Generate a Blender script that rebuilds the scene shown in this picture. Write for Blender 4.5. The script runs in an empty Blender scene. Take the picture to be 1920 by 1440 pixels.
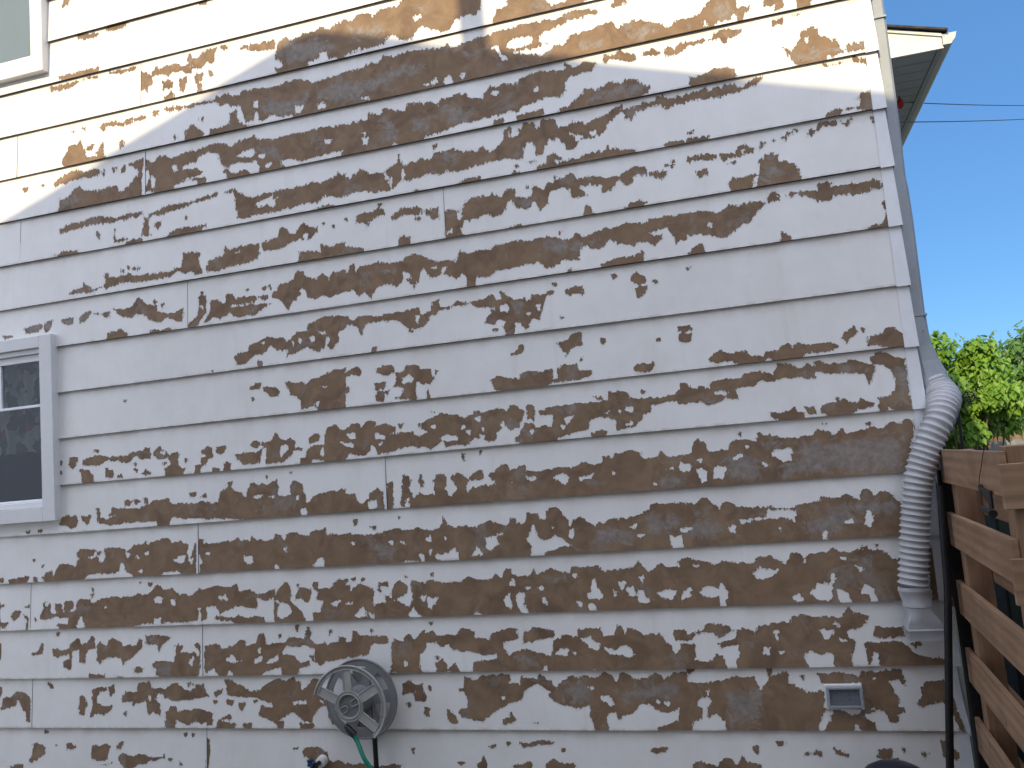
import bpy, bmesh, math, random
import numpy as np
from mathutils import Vector, Matrix, noise
R = math.radians
sc = bpy.context.scene
COL = sc.collection
random.seed(7)
# ---------------------------------------------------------------- camera
CY, CP, CR = 0.26496, 0.10223, -0.082803
cam_d = bpy.data.cameras.new('camera'); cam = bpy.data.objects.new('camera', cam_d); COL.objects.link(cam)
c_, s_ = math.cos(CY), math.sin(CY)
F = Vector((-s_*math.cos(CP), c_*math.cos(CP), math.sin(CP))); Rt = Vector((c_, s_, 0)); Up = Rt.cross(F)
R2 = Rt*math.cos(CR)+Up*math.sin(CR); U2 = -Rt*math.sin(CR)+Up*math.cos(CR)
m = Matrix((R2, U2, -F)).transposed().to_4x4(); m.translation = Vector((-0.78534, -3.84656, 1.65675)); cam.matrix_world = m
cam_d.sensor_width = 36.0; cam_d.lens = 1525.68/1920*36.0; cam_d.clip_start = 0.05; cam_d.clip_end = 3000
sc.camera = cam
# ---------------------------------------------------------------- light
AZ, EL = R(12), R(33)
SUN = Vector((-math.sin(AZ)*math.cos(EL), -math.cos(AZ)*math.cos(EL), math.sin(EL)))
SUN_SIDE_FILL = (11.9, 12.8, 15.4, 1); SKYT = (.48, .70, .86, 1)
w = bpy.data.worlds.new('World'); sc.world = w; w.use_nodes = True
nt = w.node_tree; bg = nt.nodes['Background']; sky = nt.nodes.new('ShaderNodeTexSky')
sky.sky_type = 'NISHITA'; sky.sun_disc = False; sky.sun_elevation = EL; sky.sun_rotation = R(192)
sky.air_density = 1.0; sky.dust_density = 0.15; sky.ozone_density = 3.5
# clear deep blue away from the sun, bright pale fill added on the sun's side to light the shaded wall
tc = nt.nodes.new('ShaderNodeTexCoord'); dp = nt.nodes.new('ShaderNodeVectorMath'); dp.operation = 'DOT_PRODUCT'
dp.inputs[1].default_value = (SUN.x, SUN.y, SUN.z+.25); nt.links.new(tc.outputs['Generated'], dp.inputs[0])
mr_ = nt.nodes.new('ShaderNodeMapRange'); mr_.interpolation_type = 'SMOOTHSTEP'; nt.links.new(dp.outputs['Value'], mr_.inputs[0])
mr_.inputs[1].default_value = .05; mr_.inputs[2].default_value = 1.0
mx = nt.nodes.new('ShaderNodeMix'); mx.data_type = 'RGBA'; mx.inputs[7].default_value = SUN_SIDE_FILL
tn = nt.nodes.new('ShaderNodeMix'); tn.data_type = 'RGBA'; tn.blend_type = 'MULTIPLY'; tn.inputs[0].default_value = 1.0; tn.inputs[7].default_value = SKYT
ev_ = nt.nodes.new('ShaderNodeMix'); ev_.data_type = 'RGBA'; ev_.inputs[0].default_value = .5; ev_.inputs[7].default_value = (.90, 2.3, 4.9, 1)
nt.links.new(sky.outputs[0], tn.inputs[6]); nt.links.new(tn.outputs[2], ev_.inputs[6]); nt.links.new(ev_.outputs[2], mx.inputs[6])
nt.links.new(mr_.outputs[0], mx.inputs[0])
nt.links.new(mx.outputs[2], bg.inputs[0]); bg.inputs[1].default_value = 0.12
sd = bpy.data.lights.new('sun', 'SUN'); sd.energy = 3.9; sd.angle = R(0.53); sd.color = (1.0, 0.82, 0.50)
so = bpy.data.objects.new('sun', sd); COL.objects.link(so); so.rotation_euler = SUN.to_track_quat('Z', 'Y').to_euler(); so.location = (0, -20, 20)
sc.view_settings.view_transform = 'Standard'; sc.view_settings.look = 'None'; sc.view_settings.gamma = 1.0
sc.view_settings.exposure = 0.45
sc.cycles.max_bounces = 8; sc.cycles.diffuse_bounces = 5

# ---------------------------------------------------------------- helpers
def tag(o, label=None, cat=None, group=None, kind=None):
    if label: o['label'] = label
    if cat: o['category'] = cat
    if group: o['group'] = group
    if kind: o['kind'] = kind
    return o
def empty(name, loc=(0, 0, 0)):
    o = bpy.data.objects.new(name, None); COL.objects.link(o); o.location = loc; o.empty_display_size = .2
    return o
def link(name, bm, mat, parent=None, smooth=False, recalc=True):
    if recalc: bmesh.ops.recalc_face_normals(bm, faces=bm.faces)
    me = bpy.data.meshes.new(name); bm.to_mesh(me); bm.free()
    if smooth:
        for p in me.polygons: p.use_smooth = True
        try: me.set_sharp_from_angle(angle=R(35))
        except Exception: pass
    o = bpy.data.objects.new(name, me); COL.objects.link(o)
    for mm in (mat if isinstance(mat, (list, tuple)) else [mat]): me.materials.append(mm)
    if parent:
        o.parent = parent
        w0 = parent.matrix_world if False else None
        off = Vector((0, 0, 0)); q = parent
        while q: off += q.location; q = q.parent
        for v in me.vertices: v.co -= off
    return o
def box(bm, x0, x1, y0, y1, z0, z1, bev=0.0, seg=1):
    vs = [bm.verts.new((x, y, z)) for x in (x0, x1) for y in (y0, y1) for z in (z0, z1)]
    fs = [(0, 1, 3, 2), (4, 6, 7, 5), (0, 4, 5, 1), (2, 3, 7, 6), (0, 2, 6, 4), (1, 5, 7, 3)]
    ff = [bm.faces.new([vs[i] for i in f]) for f in fs]
    if bev > 0:
        es = list({e for f in ff for e in f.edges})
        bmesh.ops.bevel(bm, geom=es, offset=bev, segments=seg, affect='EDGES', profile=.6)
    return vs
def prism(bm, pts, d):
    """closed 3D polygon pts extruded by vector d"""
    a = [bm.verts.new(p) for p in pts]; b = [bm.verts.new(Vector(p)+Vector(d)) for p in pts]
    bm.faces.new(a); bm.faces.new(b[::-1]); n = len(a)
    for i in range(n): bm.faces.new((a[i], a[(i+1) % n], b[(i+1) % n], b[i]))
def frames(path):
    n = len(path); T = []
    for i in range(n):
        T.append((path[min(i+1, n-1)]-path[max(i-1, 0)]).normalized())
    up = Vector((0, 1, 0)) if abs(T[0].y) < .9 else Vector((1, 0, 0))
    N = [(up-T[0]*up.dot(T[0])).normalized()]
    for i in range(1, n):
        q = N[-1]-T[i]*N[-1].dot(T[i]); N.append(q.normalized())
    return T, N
def tube(bm, path, rad, seg=12, cap=True):
    path = [Vector(p) for p in path]; T, N = frames(path); rings = []
    for i, p in enumerate(path):
        r = rad[i] if isinstance(rad, (list, tuple)) else rad
        B = T[i].cross(N[i])
        rings.append([bm.verts.new(p+(N[i]*math.cos(2*math.pi*k/seg)+B*math.sin(2*math.pi*k/seg))*r) for k in range(seg)])
    for a, b in zip(rings, rings[1:]):
        for k in range(seg): bm.faces.new((a[k], a[(k+1) % seg], b[(k+1) % seg], b[k]))
    if cap: bm.faces.new(rings[0][::-1]); bm.faces.new(rings[-1])
def catmull(P, n):
    P = [Vector(p) for p in P]; P = [2*P[0]-P[1]]+P+[2*P[-1]-P[-2]]; out = []
    for i in range(1, len(P)-2):
        for k in range(n):
            t = k/n
            out.append(.5*((2*P[i])+(P[i+1]-P[i-1])*t+(2*P[i-1]-5*P[i]+4*P[i+1]-P[i+2])*t*t+(3*P[i]-P[i-1]-3*P[i+1]+P[i+2])*t**3))
    out.append(P[-2]); return out
def resample(path, step):
    out = [path[0].copy()]; acc = 0
    for a, b in zip(path, path[1:]):
        L = (b-a).length; t = step-acc
        while t <= L:
            out.append(a+(b-a)*(t/L)); t += step
        acc = L-(t-step)
    return out

# ---------------------------------------------------------------- materials
class NG:
    def __init__(s, name):
        s.m = bpy.data.materials.new(name); s.m.use_nodes = True; s.t = s.m.node_tree
        s.p = s.t.nodes['Principled BSDF']; s.out = s.t.nodes['Material Output']
        s._c = None
    def n(s, t, **k):
        o = s.t.nodes.new(t)
        for a, b in k.items(): setattr(o, a, b)
        return o
    def L(s, a, b): s.t.links.new(a, b)
    def co(s, scale=None):
        if s._c is None: s._c = s.n('ShaderNodeTexCoord')
        if scale is None: return s._c.outputs['Object']
        m = s.n('ShaderNodeMapping'); m.inputs['Scale'].default_value = scale; s.L(s._c.outputs['Object'], m.inputs[0]); return m.outputs[0]
    def co_z(s):
        o = s.n('ShaderNodeSeparateXYZ'); s.L(s.co(), o.inputs[0]); return o.outputs[2]
    def noise(s, sc_, det=4, rough=.55, vec=None, dist=0):
        o = s.n('ShaderNodeTexNoise'); o.inputs['Scale'].default_value = sc_; o.inputs['Detail'].default_value = det
        o.inputs['Roughness'].default_value = rough; o.inputs['Distortion'].default_value = dist
        s.L(vec if vec is not None else s.co(), o.inputs['Vector']); return o.outputs['Fac']
    def math(s, op, a, b=None, c=None, clamp=False):
        o = s.n('ShaderNodeMath', operation=op); o.use_clamp = clamp
        for i, v in enumerate((a, b, c)):
            if v is None: continue
            if isinstance(v, (int, float)): o.inputs[i].default_value = v
            else: s.L(v, o.inputs[i])
        return o.outputs[0]
    def mr(s, v, a, b, c=0, d=1, smooth=False):
        o = s.n('ShaderNodeMapRange'); o.interpolation_type = 'SMOOTHSTEP' if smooth else 'LINEAR'
        s.L(v, o.inputs[0])
        for i, x in enumerate((a, b, c, d)): o.inputs[i+1].default_value = x
        return o.outputs[0]
    def mix(s, f, a, b, mode='MIX'):
        o = s.n('ShaderNodeMix', data_type='RGBA', blend_type=mode)
        for i, v in ((0, f), (6, a), (7, b)):
            if isinstance(v, (int, float)): o.inputs[i].default_value = v
            elif isinstance(v, tuple): o.inputs[i].default_value = (*v, 1) if len(v) == 3 else v
            else: s.L(v, o.inputs[i])
        return o.outputs[2]
    def bump(s, h, d, st=1.0):
        o = s.n('ShaderNodeBump'); o.inputs['Distance'].default_value = d; o.inputs['Strength'].default_value = st
        s.L(h, o.inputs['Height']); s.L(o.outputs[0], s.p.inputs['Normal']); return o
    def set(s, col=None, rough=None, metal=None, spec=None):
        if col is not None:
            if isinstance(col, tuple): s.p.inputs['Base Color'].default_value = (*col, 1)
            else: s.L(col, s.p.inputs['Base Color'])
        if rough is not None:
            if isinstance(rough, (int, float)): s.p.inputs['Roughness'].default_value = rough
            else: s.L(rough, s.p.inputs['Roughness'])
        if metal is not None: s.p.inputs['Metallic'].default_value = metal
        if spec is not None: s.p.inputs['Specular IOR Level'].default_value = spec
        return s.m
def simple(name, col, rough=.6, var=.12, scale=9, metal=0, spec=.4, bump=0, bscale=60):
    g = NG(name); n1 = g.noise(scale, 5, .6); n2 = g.noise(scale*7, 3, .6)
    f = g.math('ADD', g.math('MULTIPLY', n1, .65), g.math('MULTIPLY', n2, .35))
    a = tuple(max(0, c*(1-var*1.6)) for c in col); b = tuple(min(1, c*(1+var*1.6)) for c in col)
    g.set(g.mix(g.mr(f, .3, .7), a, b), g.mr(n2, .3, .7, max(.05, rough-.08), min(1, rough+.08)), metal, spec)
    if bump: g.bump(g.noise(bscale, 4, .6), bump)
    return g.m

def mat_siding(name='peeling_painted_hardboard', attrs=True):
    g = NG(name)
    n_big = g.noise(1.3, 4, .6); n_mid = g.noise(7, 5, .6); n_f = g.noise(70, 3, .6)
    streak = g.noise(2, 5, .6, g.co((7, 1, .8)), .5)
    # paint
    dirt = g.mr(g.math('ADD', g.math('MULTIPLY', n_big, .5), g.math('MULTIPLY', n_mid, .5)), .42, .68)
    paint = g.mix(dirt, (.80, .785, .755), (.73, .705, .665))
    paint = g.mix(g.math('MULTIPLY', g.mr(streak, .56, .78), .28), paint, (.62, .57, .50))
    lap = g.n('ShaderNodeAttribute'); lap.attribute_name = 'lap'
    # dust that settled on the top edge of each board and stains along the drip edge
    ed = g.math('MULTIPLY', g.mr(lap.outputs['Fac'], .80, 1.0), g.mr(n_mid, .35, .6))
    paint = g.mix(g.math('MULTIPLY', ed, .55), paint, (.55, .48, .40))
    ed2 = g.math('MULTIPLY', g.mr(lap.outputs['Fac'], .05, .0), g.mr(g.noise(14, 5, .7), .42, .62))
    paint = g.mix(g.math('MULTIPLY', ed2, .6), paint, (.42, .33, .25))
    # scuffs
    sc1 = g.noise(22, 6, .75, g.co((1, 1, 2.2)))
    paint = g.mix(g.math('MULTIPLY', g.mr(sc1, .67, .74), .5), paint, (.45, .42, .38))
    # bare board
    pe = g.n('ShaderNodeAttribute'); pe.attribute_name = 'peel'
    gr = g.n('ShaderNodeAttribute'); gr.attribute_name = 'grey'
    j1 = g.noise(26, 6, .62, g.co((1, 1, .8)), .4); j2 = g.noise(75, 4, .6)
    j3 = g.noise(1.0, 5, .68, g.co((62, 60, 21)), .3); j4 = g.noise(150, 3, .6)
    spik = g.mr(g.co_z(), 2.3, 3.0)
    amp3 = g.mr(spik, 0, 1, .030, .060)
    jag = g.math('ADD', g.math('MULTIPLY', g.math('SUBTRACT', j1, .5), .032), g.math('MULTIPLY', g.math('SUBTRACT', j2, .5), .018))
    jag = g.math('ADD', jag, g.math('MULTIPLY', g.math('SUBTRACT', j3, .5), amp3))
    jag = g.math('ADD', jag, g.math('MULTIPLY', g.math('SUBTRACT', j4, .5), .006))
    d = g.math('ADD', pe.outputs['Fac'], jag)
    mask = g.mr(d, -.0005, .0005)
    tone = g.noise(9, 6, .65, None, .6); tone2 = g.noise(2.2, 4, .6); fib = g.noise(240, 2, .5)
    bare = g.mix(g.mr(tone, .3, .7), (.142, .091, .056), (.288, .193, .118))
    bare = g.mix(g.math('MULTIPLY', g.mr(tone2, .4, .65), .5), bare, (.235, .148, .082))
    bare = g.mix(g.math('MULTIPLY', g.mr(g.noise(4.5, 5, .7, None, .8), .52, .62), .45), bare, (.105, .062, .040))
    # older primer left in blotches
    gd = g.math('ADD', gr.outputs['Fac'], g.math('MULTIPLY', g.math('SUBTRACT', g.noise(11, 7, .75, None, 1.0), .5), .26))
    gd2 = g.mr(g.noise(5.5, 6, .68, None, .5), .57, .61)
    gm = g.math('MAXIMUM', g.mr(gd, -.008, .02, 0, .85), g.math('MULTIPLY', gd2, .5))
    greyc = g.mix(g.mr(g.noise(30, 6, .7), .35, .65), (.19, .165, .145), (.33, .31, .285))
    bare = g.mix(g.math('MULTIPLY', gm, .85), bare, greyc)
    bare = g.mix(g.math('MULTIPLY', g.mr(fib, .4, .7), .25), bare, (.20, .13, .085))
    # shadow under the curled paint edge, painted as a dark rim
    rim = g.math('MULTIPLY', g.mr(d, .0, .0042, 1, 0), .75)
    bare = g.mix(rim, bare, (.13, .09, .06))
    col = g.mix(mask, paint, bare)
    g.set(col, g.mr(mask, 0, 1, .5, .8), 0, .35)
    h = g.math('ADD', g.math('MULTIPLY', mask, -1.0), g.math('ADD', g.math('MULTIPLY', g.noise(150, 3, .6, g.co((.35, 1, 1))), .12), g.math('MULTIPLY', n_mid, .5)))
    # curled edge: paint lifts slightly next to the break
    curl = g.math('MULTIPLY', g.mr(d, -.006, -.0006), g.mr(d, -.0006, .0006, 1, 0))
    h = g.math('ADD', h, g.math('MULTIPLY', curl, .9))
    g.bump(h, .0013, .9)
    return g.m

def mat_wood(name, a, b, axis='Y', rough=.7):
    g = NG(name)
    scl = {'Y': (22, 1.2, 22), 'X': (1.2, 22, 22), 'Z': (22, 22, 1.2)}[axis]
    oi = g.n('ShaderNodeObjectInfo'); 
    add = g.n('ShaderNodeVectorMath', operation='ADD'); sclr = g.n('ShaderNodeVectorMath', operation='SCALE')
    g.L(oi.outputs['Location'], sclr.inputs[0]); sclr.inputs['Scale'].default_value = 3.7
    g.L(g.co(scl), add.inputs[0]); g.L(sclr.outputs[0], add.inputs[1])
    n1 = g.noise(1.0, 6, .65, add.outputs[0], 1.2); n2 = g.noise(3.0, 3, .5, add.outputs[0], .2)
    big = g.noise(3.5, 4, .6)
    wv = g.n('ShaderNodeTexWave', wave_type='RINGS'); wv.inputs['Scale'].default_value = .35; wv.inputs['Distortion'].default_value = 2.2; wv.inputs['Detail'].default_value = 3
    g.L(add.outputs[0], wv.inputs[0])
    f = g.math('ADD', g.math('MULTIPLY', n1, .82), g.math('MULTIPLY', wv.outputs['Fac'], .18))
    c = g.mix(g.mr(f, .3, .7), a, b)
    c = g.mix(g.math('MULTIPLY', g.mr(big, .45, .7), .45), c, tuple(x*.62 for x in a))
    vo = g.n('ShaderNodeTexVoronoi'); vo.inputs['Scale'].default_value = 5.5; g.L(g.co(), vo.inputs['Vector'])
    c = g.mix(g.mr(vo.outputs['Distance'], .045, .075, .75, 0), c, tuple(x*.3 for x in a))
    g.set(c, rough, 0, .3); g.bump(g.math('ADD', n1, g.math('MULTIPLY', n2, .4)), .0012)
    return g.m

def mat_glass(name, tint=(.62, .68, .7), refl=1.0):
    g = NG(name); tr = g.n('ShaderNodeBsdfTransparent'); tr.inputs[0].default_value = (*tint, 1)
    gl = g.n('ShaderNodeBsdfGlossy'); gl.inputs['Roughness'].default_value = .02; gl.inputs[0].default_value = (.9, .95, 1, 1)
    fr = g.n('ShaderNodeFresnel'); fr.inputs[0].default_value = 1.6
    ms = g.n('ShaderNodeMixShader'); g.L(g.math('MULTIPLY', fr.outputs[0], refl, clamp=True), ms.inputs[0]); g.L(tr.outputs[0], ms.inputs[1]); g.L(gl.outputs[0], ms.inputs[2])
    g.L(ms.outputs[0], g.out.inputs[0]); return g.m

def mat_leaf(name, a, b, trans=.4):
    g = NG(name); gi = g.n('ShaderNodeNewGeometry')
    c = g.mix(gi.outputs['Random Per Island'], a, b)
    c = g.mix(g.math('MULTIPLY', g.mr(g.noise(2.0, 3), .4, .6), .5), c, a)
    g.set(c, .42, 0, .45)
    tl = g.n('ShaderNodeBsdfTranslucent'); g.L(c, tl.inputs[0])
    ms = g.n('ShaderNodeMixShader'); ms.inputs[0].default_value = trans
    g.L(g.p.outputs[0], ms.inputs[1]); g.L(tl.outputs[0], ms.inputs[2]); g.L(ms.outputs[0], g.out.inputs[0]); return g.m

M_SID = mat_siding()
M_RAW = simple('raw_dirty_shaded_edge', (.15, .12, .105), .9, .3, 30)  # raw dirty underside, darkened so the lap lines read as shade
M_TRIM = simple('white_trim_paint', (.70, .70, .69), .5, .04, 4, 0, .4, .0006, 120)
M_CAP = simple('white_metal_corner', (.74, .745, .75), .42, .05, 5, 0, .45, .0005, 90)
M_VINYL = simple('white_vinyl', (.82, .83, .84), .35, .02, 6)
M_SPOUT = simple('grey_white_aluminium', (.30, .325, .35), .45, .08, 5, 0, .5, .0006, 60)
M_HOSE = simple('off_white_corrugated_plastic', (.46, .455, .46), .5, .07, 7)
M_ADPT = simple('white_plastic', (.72, .72, .73), .42, .05, 9)
M_GUT = simple('white_gutter', (.52, .53, .54), .4, .05, 6)
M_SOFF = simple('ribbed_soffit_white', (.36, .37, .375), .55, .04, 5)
M_BLACK = simple('black_plastic', (.009, .009, .010), .5, .2, 9)
M_SHIN = simple('dark_shingle', (.06, .055, .055), .9, .4, 30, 0, .2, .004, 40)
M_REEL = simple('grey_plastic', (.36, .355, .335), .42, .10, 12, 0, .45, .0005, 150)
M_REEL_SHADE = simple('grey_plastic_shaded', (.20, .20, .20), .5, .10, 12)  # same plastic as the front flange, with shade painted in
M_REELD = simple('dark_grey_plastic', (.15, .15, .148), .5, .12, 12)
M_GREEN = simple('green_rubber_hose', (.0, .16, .10), .4, .08, 20)
M_BLUE = simple('blue_enamel', (.012, .035, .10), .4, .15, 30)
M_CAULK = simple('white_caulk', (.70, .69, .66), .7, .1, 30, 0, .3, .003, 60)
M_BRASS = simple('dull_metal', (.28, .24, .16), .4, .2, 30, .9)
M_NAVY = simple('navy_plastic', (.012, .016, .03), .35, .15, 10)
M_WOODY = mat_wood('weathered_cedar_lengthwise', (.22, .132, .076), (.37, .228, .136), 'Y')
M_WOODX = mat_wood('weathered_cedar_crosswise', (.22, .132, .076), (.37, .228, .136), 'X')
M_POST = mat_wood('cedar_post', (.22, .125, .07), (.36, .215, .125), 'Z')
M_GREYW = mat_wood('old_grey_wood', (.14, .155, .165), (.26, .275, .28), 'Z')
M_BRNW = mat_wood('brown_stained_wood', (.17, .11, .07), (.28, .19, .12), 'Z')
M_GAP = simple('gap_black', (.018, .016, .016), .8, .3, 12, 0, .2, .003, 50)  # near-black for board joints and the strip of painted shade by the fence
M_GLASS = mat_glass('window_glass', (.80, .84, .85), .55)
M_ROOM = simple('dark_room', (.03, .035, .045), .9, .1, 2)
M_RED = simple('red_plastic', (.45, .03, .02), .5, .2, 20)
M_LEAF = mat_leaf('bright_green_leaf', (.12, .25, .022), (.27, .46, .055), .4)
M_LEAF2 = mat_leaf('mid_green_leaf', (.05, .12, .015), (.12, .24, .04), .35)
M_BARK = simple('grey_brown_bark', (.16, .12, .09), .9, .3, 30, 0, .2, .004, 40)

# ---------------------------------------------------------------- ground
g = NG('soil_and_grass')
n = g.noise(3, 6, .65); n2 = g.noise(60, 5, .7)
c = g.mix(g.mr(n, .4, .6), (.10, .085, .06), (.06, .09, .03)); c = g.mix(g.mr(n2, .3, .7), c, (.16, .14, .11), 'MIX')
g.set(c, .95, 0, .2); g.bump(n2, .02); M_SOIL = g.m
bm = bmesh.new(); S = 900
# graded grid so the sheet reaches the horizon
xs = [-S, -200, -60, -20, -8, -4, -2, 0, 2, 4, 8, 20, 60, 200, S]
vv = [[bm.verts.new((x, y, 0)) for x in xs] for y in xs]
for i in range(len(xs)-1):
    for j in range(len(xs)-1): bm.faces.new((vv[i][j], vv[i][j+1], vv[i+1][j+1], vv[i+1][j]))
tag(link('ground', bm, M_SOIL), kind='structure')
g = NG('poured_concrete'); n = g.noise(2, 6, .65); n2 = g.noise(120, 4, .7)
g.set(g.mix(g.mr(n, .35, .65), (.27, .26, .24), (.38, .37, .345)), .85, 0, .3); g.bump(n2, .004); M_CONC = g.m
bm = bmesh.new(); box(bm, -9, -.35, -3.9, -.75, -.05, .04, .01)
tag(link('path', bm, M_CONC), kind='structure')

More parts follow.
